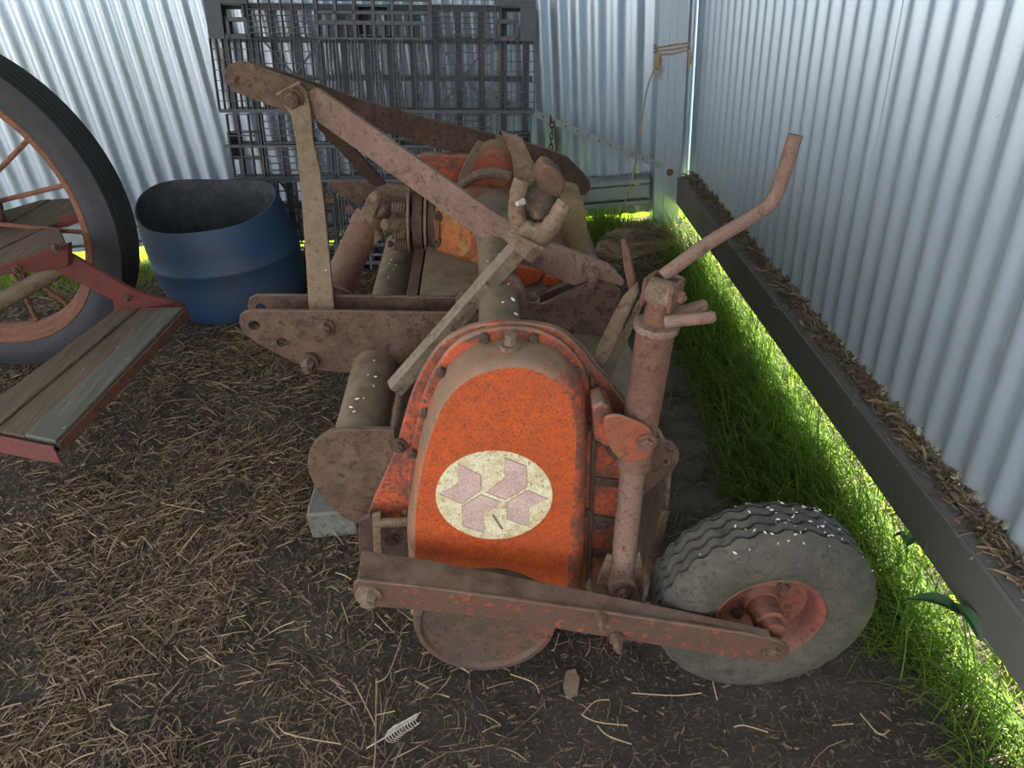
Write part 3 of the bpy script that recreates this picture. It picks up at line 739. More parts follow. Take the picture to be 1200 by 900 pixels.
plate([(386, 217), (389, 213), (396, 212), (431, 213), (500, 214), (500, 240), (420, 240), (392, 226)], 2.09, .010, name='hitch_plate')
# end plate on the front tube
plate([(361, 553), (360, 542), (362, 531), (368, 520), (378, 511), (390, 506), (405, 504), (462, 504), (470, 560), (452, 580), (428, 612), (418, 614), (402, 607), (385, 591), (370, 573)], 1.0, .012, name='end_plate')
# mast
m1 = MB().slab([P(*p) for p in [(262, 92, 1.63), (264, 82, 1.63), (270, 75, 1.63), (279, 72, 1.63), (290, 73, 1.63), (375, 104, 1.60), (368, 141, 1.60), (358, 147, 1.60), (338, 132, 1.61), (292, 114, 1.63), (272, 107, 1.63)]], (0, .012, 0))
mp('mast_bar', m1, rust)
m1 = pslab([(360, 108), (366, 104), (374, 105), (578, 249), (640, 283), (713, 311), (731, 332), (729, 336), (698, 326), (673, 335), (600, 303), (566, 281), (371, 142)], P(365, 125, 1.592), P(700, 325, 1.256), (0, 0, 1), (.004, .012, 0))
mp('mast_bar', m1, rust_pink, label='pinkish flat bar running down from the mast top')
m1 = pslab([(292, 73), (345, 88), (420, 116), (500, 138), (578, 157), (640, 174), (665, 184), (684, 203), (692, 214), (692, 222), (686, 229), (676, 230), (640, 216), (555, 186), (442, 152), (390, 130), (340, 110), (290, 92)], P(320, 90, 1.66), P(648, 195, 2.05), (0, 0, 1), (0, .012, 0))
mp('mast_bar', m1, rust)
m1 = pslab([(366, 130), (398, 130), (410, 168), (455, 218), (436, 218), (372, 150)], P(385, 130, 1.70), P(445, 218, 2.01), (1, 0, 0), (0, .012, 0))
mp('mast_strut', m1, rust_dark)
m1 = pslab([(330, 121), (327, 109), (350, 97), (360, 108), (364, 130), (367, 165), (375, 200), (380, 240), (386, 300), (392, 366), (362, 366), (358, 300), (353, 230), (347, 170), (341, 135)], P(345, 120, 1.570), P(377, 365, 1.300), (1, 0, 0), (0, .010, 0))
mp('mast_strut', m1, rust_tan, label='tan dusty strut standing from the hitch plates to the mast top')
mb = MB().slab([P(323, 110, 1.568), P(350, 95, 1.568), P(352, 98, 1.568), P(324, 113, 1.568)], (0, .012, 0)); mp('lock_tab', mb, rust_tan)
bolt(til, P(343, 117, 1.57), r=.016, h=.016)
pp = P(281, 94, 1.628); mesh_obj('hitch_pin', MB().lathe(pp, (0, 1, 0), [(-.001, .011), (-.003, .009), (.06, .009)], 18), rust, til)
mesh_obj('spacer_tube', MB().lathe(P(345, 117, 1.60), (0, 1, 0), [(0, .014), (.10, .014)], 14), rust, til)
bolt(til, P(693, 322, 1.25), r=.010, h=.018, mat=dirty_pipe); bolt(til, P(648, 195, 2.04), r=.014, h=.014)
bolt(til, P(524, 273, 1.60) * 1, (-.6, -1, 0), .010, .012, rust_dark)

# chain case -------------------------------------------------
fl_pts = [(488, 690), (486, 612), (430, 606), (440, 580), (462, 530), (478, 475), (492, 440), (515, 405), (545, 386), (570, 380), (598, 378), (628, 380), (655, 388), (680, 408), (697, 430), (734, 476), (742, 500), (740, 560), (724, 640), (716, 690)]
fl_s = fl_pts[:3] + [tuple(p) for p in smoothline(fl_pts[3:18], 4)] + fl_pts[18:]
plate(fl_s, .985, .014, name='chain_case_back', mat=orange_worn, bevel=.003)
plate([(x + (4 if x > 580 else 1), y - (2 if y < 500 else 0)) for x, y in fl_s], 1.0, .006, name='gasket_edge', mat=dirty_pipe, bevel=.001)
# inner raised flange following the box
in_o = [(486, 690), (483, 640), (479, 600), (478, 560), (487, 500), (500, 452), (528, 408), (560, 390), (598, 384), (636, 390), (668, 410), (688, 440), (697, 480), (696, 530), (692, 610), (690, 690)]
plate([tuple(p) for p in smoothline(in_o, 4)], .972, .014, name='bolt_flange', mat=orange_worn, bevel=.004)
base_px = [(482, 700), (480, 640), (478, 600), (484, 560), (494, 505), (510, 455), (540, 412), (597, 394), (652, 408), (678, 438), (687, 472), (686, 530), (684, 610), (680, 700)]
face_px = [(490, 712), (487, 655), (487, 610), (493, 560), (506, 508), (526, 466), (558, 441), (603, 431), (641, 441), (666, 469), (675, 505), (673, 560), (668, 625), (663, 712)]
A3 = smoothline([P(x, y, .975) for x, y in base_px], 5); B3 = smoothline([P(x, y, .905) for x, y in face_px], 5)
mb = MB(); rings = []; K = 8
for k in range(K + 1):
    t = k / K; a = t * PI / 2
    yy = math.sin(a); xx = 1 - math.cos(a)
    rr_ = []
    for p0, p1 in zip(A3, B3):
        w = .25 * xx + .75 * xx ** 1.3; p = p0 * (1 - w) + p1 * w
        p = np.array([p[0], .975 - .07 * yy, p[2]]); rr_.append(p)
    rings.append(rr_)
n = len(A3); vs = [p for r in rings for p in r]
mb.add(vs, [(j * n + i, j * n + i + 1, (j + 1) * n + i + 1, (j + 1) * n + i) for j in range(K) for i in range(n - 1)], 1)
for j_ in range(K):
    for i_ in range(n - 1):
        if i_ > n * .62: mb.mi[j_ * (n - 1) + i_] = 2
last = K * n; mb.add([tuple(p) for p in rings[-1]], [tuple(range(n))], 0)
mesh_obj('chain_case_cover', mb, [orange, shoulder, orange_worn], til)
for bx, by in ((567, 395), (625, 395), (517, 435), (499, 483), (483, 530), (675, 434), (477, 600), (690, 500), (688, 600)):
    bolt(til, P(bx, by, .970), r=.0085, h=.010, mat=rust_dark, washer=False)
for bx, by in ((467, 522), (703, 482), (701, 515), (705, 613)):
    bolt(til, P(bx, by, .983), r=.010, h=.011, mat=rust_dark)
# filler plug
pc_ = P(597, 417, .945)
mb = MB().lathe(pc_, (0, -.1, 1), [(0, .019), (.014, .017), (.014, .014)], 20); mp('filler_boss', mb, gear_orange)
mb = MB().lathe(pc_ + np.array([0, 0, .012]), (0, -.1, 1), [(0, .0155), (.009, .0155)], 20); mb.lathe(pc_ + np.array([0, 0, .02]), (0, -.1, 1), [(0, .0095), (.018, .0095)], 6)
mp('filler_plug', mb, dirty_pipe, bevel=.001)
# seam gap's shade painted as a strip right of the cover, dark cross ribs
plate([(692, 440), (697, 445), (700, 480), (697, 560), (692, 690), (686, 690), (692, 560), (694, 480)], .968, .012, name='seam_gap_shade', mat=rust_dark)
for yy in (480, 560, 605, 645):
    plate([(694, yy), (732 - (yy - 480) * .07, yy + 4), (731 - (yy - 480) * .07, yy + 12), (694, yy + 9)], .978, .010, name='cross_rib', mat=rust_dark)
# emblem: cream disc with four bent pink bars
YF = .9045
def z3(x, y): return (400 + x / 3, 360 + y / 3)
el = [P(579 + 68.5 * math.cos(t), 580 + 52 * math.sin(t), YF) for t in np.linspace(0, 2 * PI, 49)[:-1]]
emb = mesh_obj('emblem', MB().slab(el, (0, .001, 0)), cream, til, smooth=False, label='cream oval badge with four pink bent bars')
arrows = [[(410, 552), (488, 590), (492, 640), (425, 690), (345, 655), (412, 625)],
          [(573, 530), (650, 560), (652, 632), (578, 675), (510, 650), (575, 600)],
          [(425, 700), (490, 660), (560, 685), (500, 735), (500, 790), (428, 770)],
          [(655, 645), (725, 675), (660, 705), (660, 770), (583, 745), (583, 685)]]
for ar in arrows:
    pts = [P(*z3(*p), YF - .0006) for p in ar]; c_ = sum(pts) / 6
    o = mesh_obj('bent_bar', MB().slab(pts, (0, .0004, 0)), pink_print, emb, smooth=False)
    ol = [P(*z3(*p), YF - .0003) for p in ar]; ol = [c_ + (p - c_) * 1.035 for p in ol]
    for p in ol: p[1] = YF - .0003
    mesh_obj('bar_outline', MB().slab(ol, (0, .0002, 0)), print_line, emb, smooth=False)
ol = [P(*z3(*p), YF - .0003) for p in [(535, 727), (570, 780), (562, 782), (530, 732)]]
mesh_obj('bar_outline', MB().slab(ol, (0, .0002, 0)), print_line, emb, smooth=False)
# bottom bearing disc
dcn = P(570, 690, .90); dcn[2] = .128
mb = MB().lathe((dcn[0], .895, dcn[2]), (0, 1, 0), [(.012, .0), (.010, .09), (.004, .112), (-.004, .117), (-.004, .125), (.01, .130), (.03, .130), (.03, .118)], 56, cap=False)
mp('bottom_disc', mb, rust_disc, bevel=0)
mp('disc_housing', MB().lathe((dcn[0], .925, dcn[2]), (0, 1, 0), [(0, .118), (.10, .118)], 40), rust_dark)
plate([(428, 606), (490, 606), (490, 700), (440, 700)], 1.03, .01, name='dark_void_sheet', mat=black_cast)  # dark sheet standing in for the shaded void behind the lugs
for bx, by in ((432, 628), (460, 632)): bolt(til, P(bx, by, .99), r=.010, h=.012, mat=rust_dark)
# stud and small brackets lower left
a, b = P(438, 613, .95), P(484, 611, .95)
mb = MB().tube([a, b], .0085, 12)
for k in range(6): 
    c_ = a + (b - a) * (.45 + k * .09); mb.lathe(c_, b - a, [(0, .0098), (.002, .0098)], 12)
mp('adjuster_stud', mb, dirty_pipe, bevel=0)
plate([(420, 612), (433, 604), (438, 606), (440, 680), (424, 680), (420, 640)], .955, .010, name='lug', mat=rust_dark)
plate([(436, 604), (446, 602), (447, 640), (458, 690), (440, 690)], .945, .008, name='lug', mat=rust_tan)

# bar carrying the depth wheel --------------------------------
Yb0, Yb1 = .80, .765
def yb(x): return Yb0 + (Yb1 - Yb0) * (x - 420) / 500
front = [(413, 694), (414, 685), (420, 680), (500, 689), (700, 717), (880, 744), (915, 752), (926, 760), (925, 770), (912, 777), (890, 776), (700, 745), (560, 722), (430, 710), (418, 706)]
off = P(700, 700, .80); 
pts = [P(x, y, yb(x)) for x, y in front]
mb = MB().slab(pts, (0, .008, 0))
# top flange (angle iron) leaning back
tp = [(418, 681), (500, 689), (700, 717), (905, 749)]
topf = [P(x, y, yb(x)) for x, y in tp]
bk = [p + np.array([0, w_, .003]) for p, w_ in zip(topf, (.062, .056, .038, .018))]
mb.slab(topf + bk[::-1], (0, 0, -.007))
beam = mp('wheel_bar', mb, weathered('worn_orange_rust_bar', (.095, .048, .034), (.075, .042, .032), (.28, .06, .028), dust=(.20, .14, .105), spot_thr=.60, s2=60, dust_amt=.9, blotch=.08), bevel=.002)
bolt(beam, P(432, 697, .797), r=.014, h=.018, mat=dirty_pipe)
bolt(beam, P(703, 724, .778), r=.008, h=.022, mat=rust); bolt(beam, P(722, 748, .775), r=.008, h=.022, mat=rust)
bolt(beam, P(905, 763, .764), r=.012, h=.010, mat=rust)
plate([(692, 712), (703, 672), (712, 652), (718, 652), (712, 712)], .895, .008, name='rod_bracket', mat=dirty_pipe)
plate([(744, 712), (742, 655), (750, 648), (753, 665), (755, 712)], .895, .008, name='rod_bracket', mat=dirty_pipe)
plate([(690, 712), (694, 703), (752, 706), (756, 716)], .86, .05, name='rod_bracket', mat=dirty_pipe)

# depth wheel
wcn = P(903, 733, .805); WY0 = .865; wcn[1] = WY0
WRd = .183
wheel = wcn
prof_m = [(.038, .088), (.055, .100), (.062, .125), (.060, .150), (.052, .168), (.044, .176)]
N_ = 120; MBt = MB()
cross = [(-.038, .088), (-.055, .100), (-.062, .125), (-.060, .150), (-.053, .167), (-.044, .177)]
gr = []
for g in (-.030, -.010, .010, .030): gr += [(g - .0035, .184, 1), (g - .0015, .176, 1), (g + .0015, .176, 1), (g + .0035, .184, 1)]
full = [(a, r, 0) for a, r in cross] + gr + [(-a, r, 0) for a, r in cross[::-1]]
vs = []
for a_, r_, z_ in full:
    for i in range(N_):
        th = 2 * PI * i / N_; w = (.0022 * (1 if (i // 2) % 2 else -1) * 1.5) if z_ else 0
        rr = r_ - (.003 if (not z_ and r_ > .16 and r_ < .172 and (i // 2) % 2) else 0)
        vs.append((wheel[0] + rr * math.cos(th), wheel[1] + a_ + w, wheel[2] + rr * math.sin(th)))
k_ = len(full)
fs = [(j * N_ + i, j * N_ + (i + 1) % N_, ((j + 1) % k_) * N_ + (i + 1) % N_, ((j + 1) % k_) * N_ + i) for j in range(k_) for i in range(N_)]
mbw = MB().add(vs, fs)
for j_ in range(6, k_ - 7):
    for i_ in range(N_): mbw.mi[j_ * N_ + i_] = 1
dw = mesh_obj('depth_wheel', mbw, [rubber_grey, rubber], til, label='dusty grey rubber tyre on a red oxide rim')
mb = MB().lathe(wheel, (0, -1, 0), [(.044, .094), (.048, .098), (.052, .094), (.046, .086), (.030, .082), (.012, .078), (.004, .060), (.004, .035), (.018, .030), (.020, .0)], 56, cap=False)
mb.lathe(wheel, (0, -1, 0), [(-.044, .094), (-.048, .098), (-.05, .09), (-.02, .08), (.0, .078)], 56, cap=False)
mesh_obj('rim', mb, rim_red, dw)
mesh_obj('hub', MB().lathe(wheel, (0, -1, 0), [(-.05, .026), (.055, .026), (.058, .020), (.075, .020)], 24), rim_red, dw)
for k in range(4):
    th = PI / 4 + k * PI / 2
    o = bolt(dw, wheel + np.array([.047 * math.cos(th), -.006, .047 * math.sin(th)]), r=.008, h=.009, mat=rust_dark)

# screw jack (depth control)
Yc = .925
t0, t1 = P(769, 384, Yc), P(742, 545, Yc); b1 = P(728, 681, .895)
ax = t1 - t0
mp('jack_tube', MB().tube([t0, t1], .0275, 28), rust_red, bevel=.001)
mp('jack_rod', MB().tube([t1 - ax * .02, b1], .0205, 22), rust_pink, bevel=.001)
mb = MB().lathe(b1 + np.array([0, -.022, 0]), (0, 1, 0), [(0, .0245), (.044, .0245)], 24); mp('rod_eye', mb, rust_pink)
bolt(til, b1 + np.array([0, -.024, 0]), r=.012, h=.012, mat=rust)
uu = -ax / np.linalg.norm(ax)
mp('lock_ring', MB().lathe(t0 + uu * .001, uu, [(-.004, .026), (-.004, .032), (.006, .0325), (.008, .028)], 24), rust_pink)
def prong(p0, p1, name='prong'):
    mp(name, MB().tube([p0, mid(p0, p1, .5), mid(p0, p1, .93), p1], [.0095, .009, .0085, .005], 14), rust_pink, bevel=0)
prong(P(780, 377, .90), P(839, 371, .875)); prong(P(785, 370, .95), P(829, 356, .95))
mp('neck', MB().lathe(t0, uu, [(0, .020), (.045, .020)], 22), rust_red)
hc = t0 + uu * .056
mb = MB(); sd_ = np.array([.80, -.6, 0]); fd = np.cross(uu, sd_); fd /= np.linalg.norm(fd); sd_ = np.cross(fd, uu)
mb.box(hc - sd_ * .020, .006, .042, .042, (sd_, fd, uu)); mb.box(hc + sd_ * .020, .006, .042, .042, (sd_, fd, uu))
mb.box(hc + fd * .020, .042, .006, .042, (sd_, fd, uu))
mp('head_yoke', mb, rust_red, bevel=.003)
mp('head_block', MB().lathe(hc - sd_ * .0185 - fd * .002, sd_, [(0, .0185), (.037, .0185)], 20), rust_tan)
bolt(til, hc + sd_ * .023, tuple(sd_), .009, .010, rust_red)
mp('crank_handle', MB().tube(smoothline([P(776, 324, .94), P(830, 285, .95), P(880, 255, .955), (P(905, 236, .957) + P(905, 236, .957)) / 2, P(917, 208, .96), P(932, 158, .965)], 6), .0098, 16), rust_pink, bevel=0)
# orange clamp bracket holding the jack
plate([(695, 478), (706, 470), (716, 478), (722, 488), (740, 491), (756, 498), (766, 508), (767, 522), (758, 534), (742, 542), (724, 543), (714, 535), (706, 520), (697, 516)], .955, .010, name='clamp_bracket', mat=rust_dark, bevel=.003)
plate([tuple(p) for p in smoothline([(708, 492), (722, 487), (740, 492), (757, 500), (768, 514), (765, 530), (752, 540), (736, 542), (721, 534), (710, 514)], 4, closed=True)], .888, .008, name='clamp_plate', mat=gear_orange, bevel=.003)
plate([(694, 478), (706, 472), (714, 478), (720, 490), (714, 526), (704, 520), (697, 516)], .91, .05, name='clamp_web', mat=orange_worn, bevel=.004)
bolt(til, P(757, 519, .885), r=.011, h=.010, mat=rust_red)
# plate with hole right of the case, and the tilted link bars
plate([(735, 560), (752, 508), (765, 513), (788, 519), (796, 528), (796, 540), (788, 553), (755, 580), (742, 590)], 1.03, .008, holes=[(783, 541, .0075)], name='side_lug')
m1 = MB().slab([P(*p) for p in [(729, 348, 1.10), (745, 332, 1.10), (746, 345, 1.10), (712, 422, 1.06), (706, 433, 1.06), (694, 416, 1.06)]], (.006, .010, 0)); mp('link_bar', m1, rust_tan)
m1 = MB().slab([P(*p) for p in [(727, 281, 1.14), (731, 280, 1.14), (738, 300, 1.13), (745, 338, 1.12), (738, 348, 1.12), (731, 315, 1.13)]], (.004, .008, 0)); mp('link_bar', m1, rust_red)
m1 = MB().slab([P(*p) for p in [(748, 350, 1.16), (754, 356, 1.16), (715, 445, 1.10), (706, 440, 1.10)]], (.004, .010, 0)); mp('link_bar', m1, dirty_pipe)

# hood over the rotor -----------------------------------------
Y0h, Y1h = 1.04, 2.30
c0 = P(640, 430, Y0h)
hp = [P(500, 545, Y0h), P(560, 505, Y0h), P(640, 482, Y0h), P(700, 468, Y0h), P(748, 480, Y0h), P(778, 520, Y0h), P(782, 560, Y0h), P(772, 640, Y0h), P(752, 704, Y0h)]
hl = smoothline(hp, 5)
vs = []; 
for p in hl:
    for Y in (Y0h, Y1h): vs.append((p[0], Y, p[2]))
for p in hl:
    for Y in (Y0h, Y1h): vs.append((p[0] - .003, Y, p[2] - .005))
n = len(hl); fs = []
for i in range(n - 1): fs += [(2 * i, 2 * i + 1, 2 * i + 3, 2 * i + 2), (2 * n + 2 * i, 2 * n + 2 * i + 2, 2 * n + 2 * i + 3, 2 * n + 2 * i + 1)]
for i in range(n - 1): fs += [(2 * i, 2 * i + 2, 2 * n + 2 * i + 2, 2 * n + 2 * i), (2 * i + 1, 2 * n + 2 * i + 1, 2 * n + 2 * i + 3, 2 * i + 3)]
mp('hood', MB().add(vs, fs), dirty_pipe, bevel=0, label='dusty curved sheet hood over the rotor')
mb = MB().tube([np.array([p[0] + .002, Y0h - .004, p[2]]) for p in hl[n // 2:]], .004, 8); mp('hood_edge', mb, dirty_pipe, bevel=0)
plate([(752, 700), (775, 640), (785, 600), (775, 600), (765, 640), (744, 690)], 1.0, .006, name='hood_edge', mat=rust_tan)
# far end plate of the machine
hpf = [P(500, 545, Y0h), P(640, 482, Y0h), P(700, 468, Y0h), P(748, 480, Y0h), P(782, 560, Y0h), P(752, 704, Y0h), P(480, 700, Y0h)]
mp('end_plate', MB().slab([np.array([p[0], Y1h, p[2]]) for p in hpf], (0, .01, 0)), rust_dark)
# rotor shaft and blades under the hood
rc = np.array([dcn[0], 0, dcn[2] + .03])
mp('rotor_shaft', MB().lathe((rc[0], 1.0, rc[2]), (0, 1, 0), [(0, .03), (1.28, .03)], 20), rust_dark)
for k in range(14):
    th = k * 1.1; Y = 1.10 + k * .088; d = np.array([math.cos(th), 0, math.sin(th)]); e_ = np.array([-math.sin(th), 0, math.cos(th)])
    s = 1 if k % 2 else -1; L = .105
    p0 = rc + np.array([0, Y, 0])
    mb = MB().slab([p0 + d * .03 - e_ * .016, p0 + d * L - e_ * .010, p0 + d * L + e_ * .02, p0 + d * .03 + e_ * .016], (0, .007, 0))
    mb.slab([p0 + d * L - e_ * .010, p0 + d * L + e_ * .02, p0 + d * (L + .004) + e_ * .024 + np.array([0, s * .045, 0]), p0 + d * (L + .004) + np.array([0, s * .045, 0])], d * .006)
    mp('tine', mb, rust_dark)

# gearbox ------------------------------------------------------
Yg = 1.68
gcz = P(590, 235, Yg); gcx = P(583, 240, Yg)[0]; gz_ = gcz[2]
gl_ = P(520, 270, 1.64); R_g = .105
gc = np.array([P(585, 262, 1.66)[0], 1.66, P(585, 262, 1.66)[2]])
fx = P(522, 270, 1.64)[0]
mb = MB().lathe((fx, gc[1], gc[2]), (1, 0, 0), [(.02, .040), (.022, .075), (.06, .088), (.13, .084), (.19, .060)], 48)
mp('gearbox', mb, gear_orange, bevel=0)
mp('input_bearing', MB().lathe((fx - .055, gc[1], gc[2]), (1, 0, 0), [(0, .045), (.012, .052), (.016, .060), (.030, .062), (.034, .05), (.060, .05)], 36), rust_dark, bevel=0)
bc = P(541, 277, 1.555); bax = np.array([-.62, -.78, .05])
mp('bell_flange', MB().lathe(bc, bax, [(-.05, .060), (-.02, .070), (-.012, .086), (.0, .088), (.003, .084), (.003, .055), (.018, .040), (.020, .0)], 48, cap=False), gear_bell, bevel=0)
bu = np.cross((0, 0, 1), bax); bu /= np.linalg.norm(bu); bw = np.cross(bax, bu)
for k in range(8):
    th = 2 * PI * k / 8 + .35
    bolt(til, bc + bax * .004 + (bu * math.cos(th) + bw * math.sin(th)) * .072, bax, .0085, .011, rust_dark)
# near side flange towards the axle tube
mp('axle_flange', MB().lathe((cxx, 1.545, (cz + gc[2]) / 2 - .01), (0, 1, 0), [(0, .045), (.01, .072), (.028, .078), (.05, .078)], 36), gear_orange, bevel=0)
for k in range(6):
    th = 2 * PI * k / 6 + .2
    bolt(til, (cxx + .064 * math.cos(th), 1.553, (cz + gc[2]) / 2 - .01 + .064 * math.sin(th)), (0, -1, 0), .008, .010, rust_dark)
# domed top cover with its dusty band
def dome(pix, Y, depth, mat, name, K=5, shrink=.72, mi=None):
    pts = smoothline([P(x, y, Y) for x, y in pix], 4, closed=True); c_ = sum(pts) / len(pts); n = len(pts); rg = []
    for k in range(K + 1):
        a = k / K * PI / 2; s = 1 - (1 - shrink) * (1 - math.cos(a)); rg.append([c_ + (p - c_) * s + np.array([0, -depth * math.sin(a), 0]) for p in pts])
    vs = [p for r in rg for p in r]; fs = [(j * n + i, j * n + (i + 1) % n, (j + 1) * n + (i + 1) % n, (j + 1) * n + i) for j in range(K) for i in range(n)]
    fs.append(tuple(range(n))); fs.append(tuple(range(K * n, (K + 1) * n)))
    return mp(name, MB().add(vs, fs), mat, bevel=0)
dome([(538, 205), (548, 190), (562, 170), (580, 163), (594, 170), (601, 192), (600, 222), (592, 235), (560, 232), (540, 222)], 1.72, .05, gear_orange, 'top_cover')
pts = smoothline([P(x, y, 1.662) for x, y in ((537, 227), (545, 212), (562, 204), (580, 202), (598, 207))], 5)
mp('cover_band', MB().tube(pts, .011, 8), dirty_pipe, bevel=0)
plate([(488, 184), (500, 181), (540, 182), (556, 184), (560, 202), (535, 215), (515, 205), (500, 200)], 1.86, .03, name='rear_flange', mat=orange_worn, bevel=.003)
plate([(545, 190), (560, 165), (566, 168), (552, 195), (545, 225), (538, 225), (538, 208)], 1.655, .012, name='cover_lip', mat=dirty_pipe)
# bulged green-yellow guard on the right
dome([(640, 290), (637, 262), (642, 235), (655, 225), (672, 226), (682, 232), (686, 250), (688, 280), (690, 300), (672, 302)], 1.62, .035, gear_green, 'side_guard', shrink=.9)
dome([(648, 240), (650, 222), (656, 213), (670, 214), (678, 220), (680, 245)], 1.72, .035, gear_green, 'side_guard', shrink=.9)
plate([(640, 238), (645, 238), (668, 285), (673, 302), (667, 300), (655, 270)], 1.575, .01, name='guard_rib', mat=rust_red)
plate([(603, 310), (640, 318), (632, 332), (612, 338), (598, 330)], 1.52, .03, name='lower_cover', mat=orange, bevel=.004)
plate([(640, 322), (660, 326), (652, 338), (636, 334)], 1.5, .03, name='lower_cover', mat=orange, bevel=.004)
plate([(612, 365), (612, 355), (700, 318), (722, 330), (640, 385)], 1.42, .02, name='cross_member', mat=rust_dark)
# slip clutch
cxl = P(495, 258, 1.66); czl = gc[2]
def disc(x, r, w, mat, name='clutch_plate', n=40): return mp(name, MB().lathe((x, gc[1], czl), (1, 0, 0), [(0, r * .3), (0, r), (w, r), (w, r * .3)], n), mat, bevel=.001)
x0 = P(478, 258, 1.64)[0]
disc(x0, .072, .006, rust_tan); disc(x0 + .012, .062, .022, rust_dark); disc(x0 + .038, .070, .006, rust_tan); disc(x0 + .048, .05, .018, rust_dark)
disc(P(511, 258, 1.64)[0], .078, .010, rust_red)
mp('input_shaft', MB().lathe((x0, gc[1], czl), (1, 0, 0), [(-.03, .02), (.14, .02)], 18), dirty_pipe, bevel=0)
for th in (100, 165, 230, 290, 35):
    a = math.radians(th); c_ = np.array([x0, gc[1] - .052 * math.sin(a) , czl + .052 * math.cos(a)])
    pts = []
    for i in range(60):
        t = i / 59 * 5 * 2 * PI; pts.append(c_ + np.array([-.004 - .030 * i / 59, .0115 * math.cos(t), .0115 * math.sin(t)]))
    sp_ = mp('clutch_spring', MB().tube(pts, .0027, 6), dirty_pipe, bevel=0)
    mesh_obj('spring_bolt', MB().lathe(c_, (-1, 0, 0), [(0, .0045), (.040, .0045), (.040, .009), (.048, .008)], 8), rust_dark, sp_)
# yoke on the clutch
mb = MB().tube([P(480, 262, 1.64), P(462, 264, 1.60), P(450, 263, 1.58)], [.02, .017, .013], 12)
mb.tube([P(476, 225, 1.66), P(455, 222, 1.64), P(446, 226, 1.62)], [.016, .014, .012], 12)
mp('clutch_yoke', mb, rust_tan, bevel=0)
# pto shaft hanging forward from the clutch
e0, e1, e2 = P(432, 262, 1.60), P(398, 335, 1.50), P(392, 420, 1.42)
mp('drive_shaft_tube', MB().tube([P(427, 268, 1.60), P(395, 335, 1.52)], [.034, .034], 26), rust_red, bevel=.001)
mp('shaft_collar', MB().tube([P(435, 253, 1.615), P(426, 270, 1.60)], [.036, .0375], 26), rust_red, bevel=.002)
mb = MB().slab([P(*p, 1.575) for p in [(412, 278), (418, 262), (424, 246), (431, 230), (437, 224), (443, 225), (446, 231), (444, 240), (439, 250), (436, 262), (441, 272), (447, 279), (440, 287), (425, 286)]], (.006, .022, 0))
mb.lathe(P(438.5, 231, 1.573), (-.3, -1, .3), [(-.004, .010), (.004, .010)], 20)
mb.tube([P(432, 262, 1.64), P(445, 262, 1.66), P(455, 245, 1.67)], [.02, .016, .012], 12)
mp('shaft_yoke', mb, rust_tan, bevel=.003)
# hood top sheet left of the gearbox, and a dark strip painting the shade of the gap
sh = [P(490, 346, 1.34), P(560, 346, 1.34), P(545, 285, 1.85), P(500, 285, 1.85)]
zz = zt_ + .0
mp('deck_or_gap_sheet', MB().slab([np.array([P(492, 345, 1.36)[0], 1.36, P(492, 345, 1.36)[2]]), np.array([P(575, 345, 1.36)[0], 1.36, P(575, 345, 1.36)[2]]), np.array([P(575, 345, 1.36)[0], 2.2, P(575, 345, 1.36)[2]]), np.array([P(492, 345, 1.36)[0], 2.2, P(492, 345, 1.36)[2]])], (0, 0, -.006)), dirty_pipe)
mp('deck_or_gap_sheet', MB().slab([np.array([P(x, 346, 1.37)[0], y_, P(x, 346, 1.37)[2]]) for x, y_ in ((476, 1.36), (489, 1.36), (489, 2.2), (476, 2.2))], (0, 0, -.02)), rust_dark)
# under frame behind the front tube near the case
mp('rear_tube', MB().lathe((tubx + .055, 1.0, zt_ - .075), (0, 1, 0), [(0, .02), (1.3, .02)], 18), rust_tan, bevel=0)
# flat strap and stub behind the fork
plate([(587, 153), (612, 162), (628, 196), (634, 235), (606, 235), (600, 185)], 1.60, .008, name='prop_strap', mat=rust_tan)
plate([(551, 155), (556, 152), (590, 160), (592, 168), (575, 168)], 1.95, .012, name='prop_strap', mat=rust_tan)

# ------------------------------------------------------------------ loose fork-ended drive shaft lying on the tiller
yb_ = P(560, 340, 1.18)
fork = empty('loose_drive_shaft', (yb_[0], yb_[1], 0.0), 'square grimy shaft with a forked joint lying across the mast bar', 'shaft', frame=M2W)
bl = [P(462, 456, 1.10), P(612, 286, 1.17)]
mesh_obj('square_bar', MB().tube(bl, .0195, 4), wood_dusty, fork, bevel=.002)
d = bl[1] - bl[0]; d /= np.linalg.norm(d)
mesh_obj('fork_collar', MB().tube([bl[1] - d * .014, bl[1] + d * .035], [.034, .032], 8), rust_tan, fork, bevel=.003)
def arm(pix, rr): return MB().tube(smoothline([P(*p) for p in pix], 4), [rr[min(int(i / 4), len(rr) - 1)] for i in range((len(pix) - 1) * 4 + 1)], 12)
mesh_obj('fork_arm', arm([(624, 277, 1.17), (609, 263, 1.17), (605, 244, 1.17), (607, 226, 1.17), (612, 210, 1.17)], [.020, .0145, .0125, .0135, .012]), rust_tan, fork)
mesh_obj('fork_arm', arm([(622, 280, 1.17), (640, 271, 1.15), (651, 257, 1.13), (658, 243, 1.12), (662, 237, 1.12)], [.022, .016, .0135, .0125, .011]), rust_tan, fork)
mesh_obj('web', MB().tube([P(606, 266, 1.17), P(622, 278, 1.17), P(640, 272, 1.165)], [.012, .022, .016], 10), rust_tan, fork)
mesh_obj('joint_cross', lump(tuple(P(630, 241, 1.20)), .036, .028, .040, 6.0, .35, 14), black_cast, fork)
pts = smoothline([P(*p, 1.165) for p in [(629, 212), (634, 199), (642, 194), (653, 200), (662, 211), (661, 223), (654, 232), (641, 228), (632, 222)]], 3, closed=True)
mesh_obj('joint_cap', MB().slab(pts, (-.004, .045, .004)), cap_m, fork, bevel=.004, label='orange rusted bearing ear')
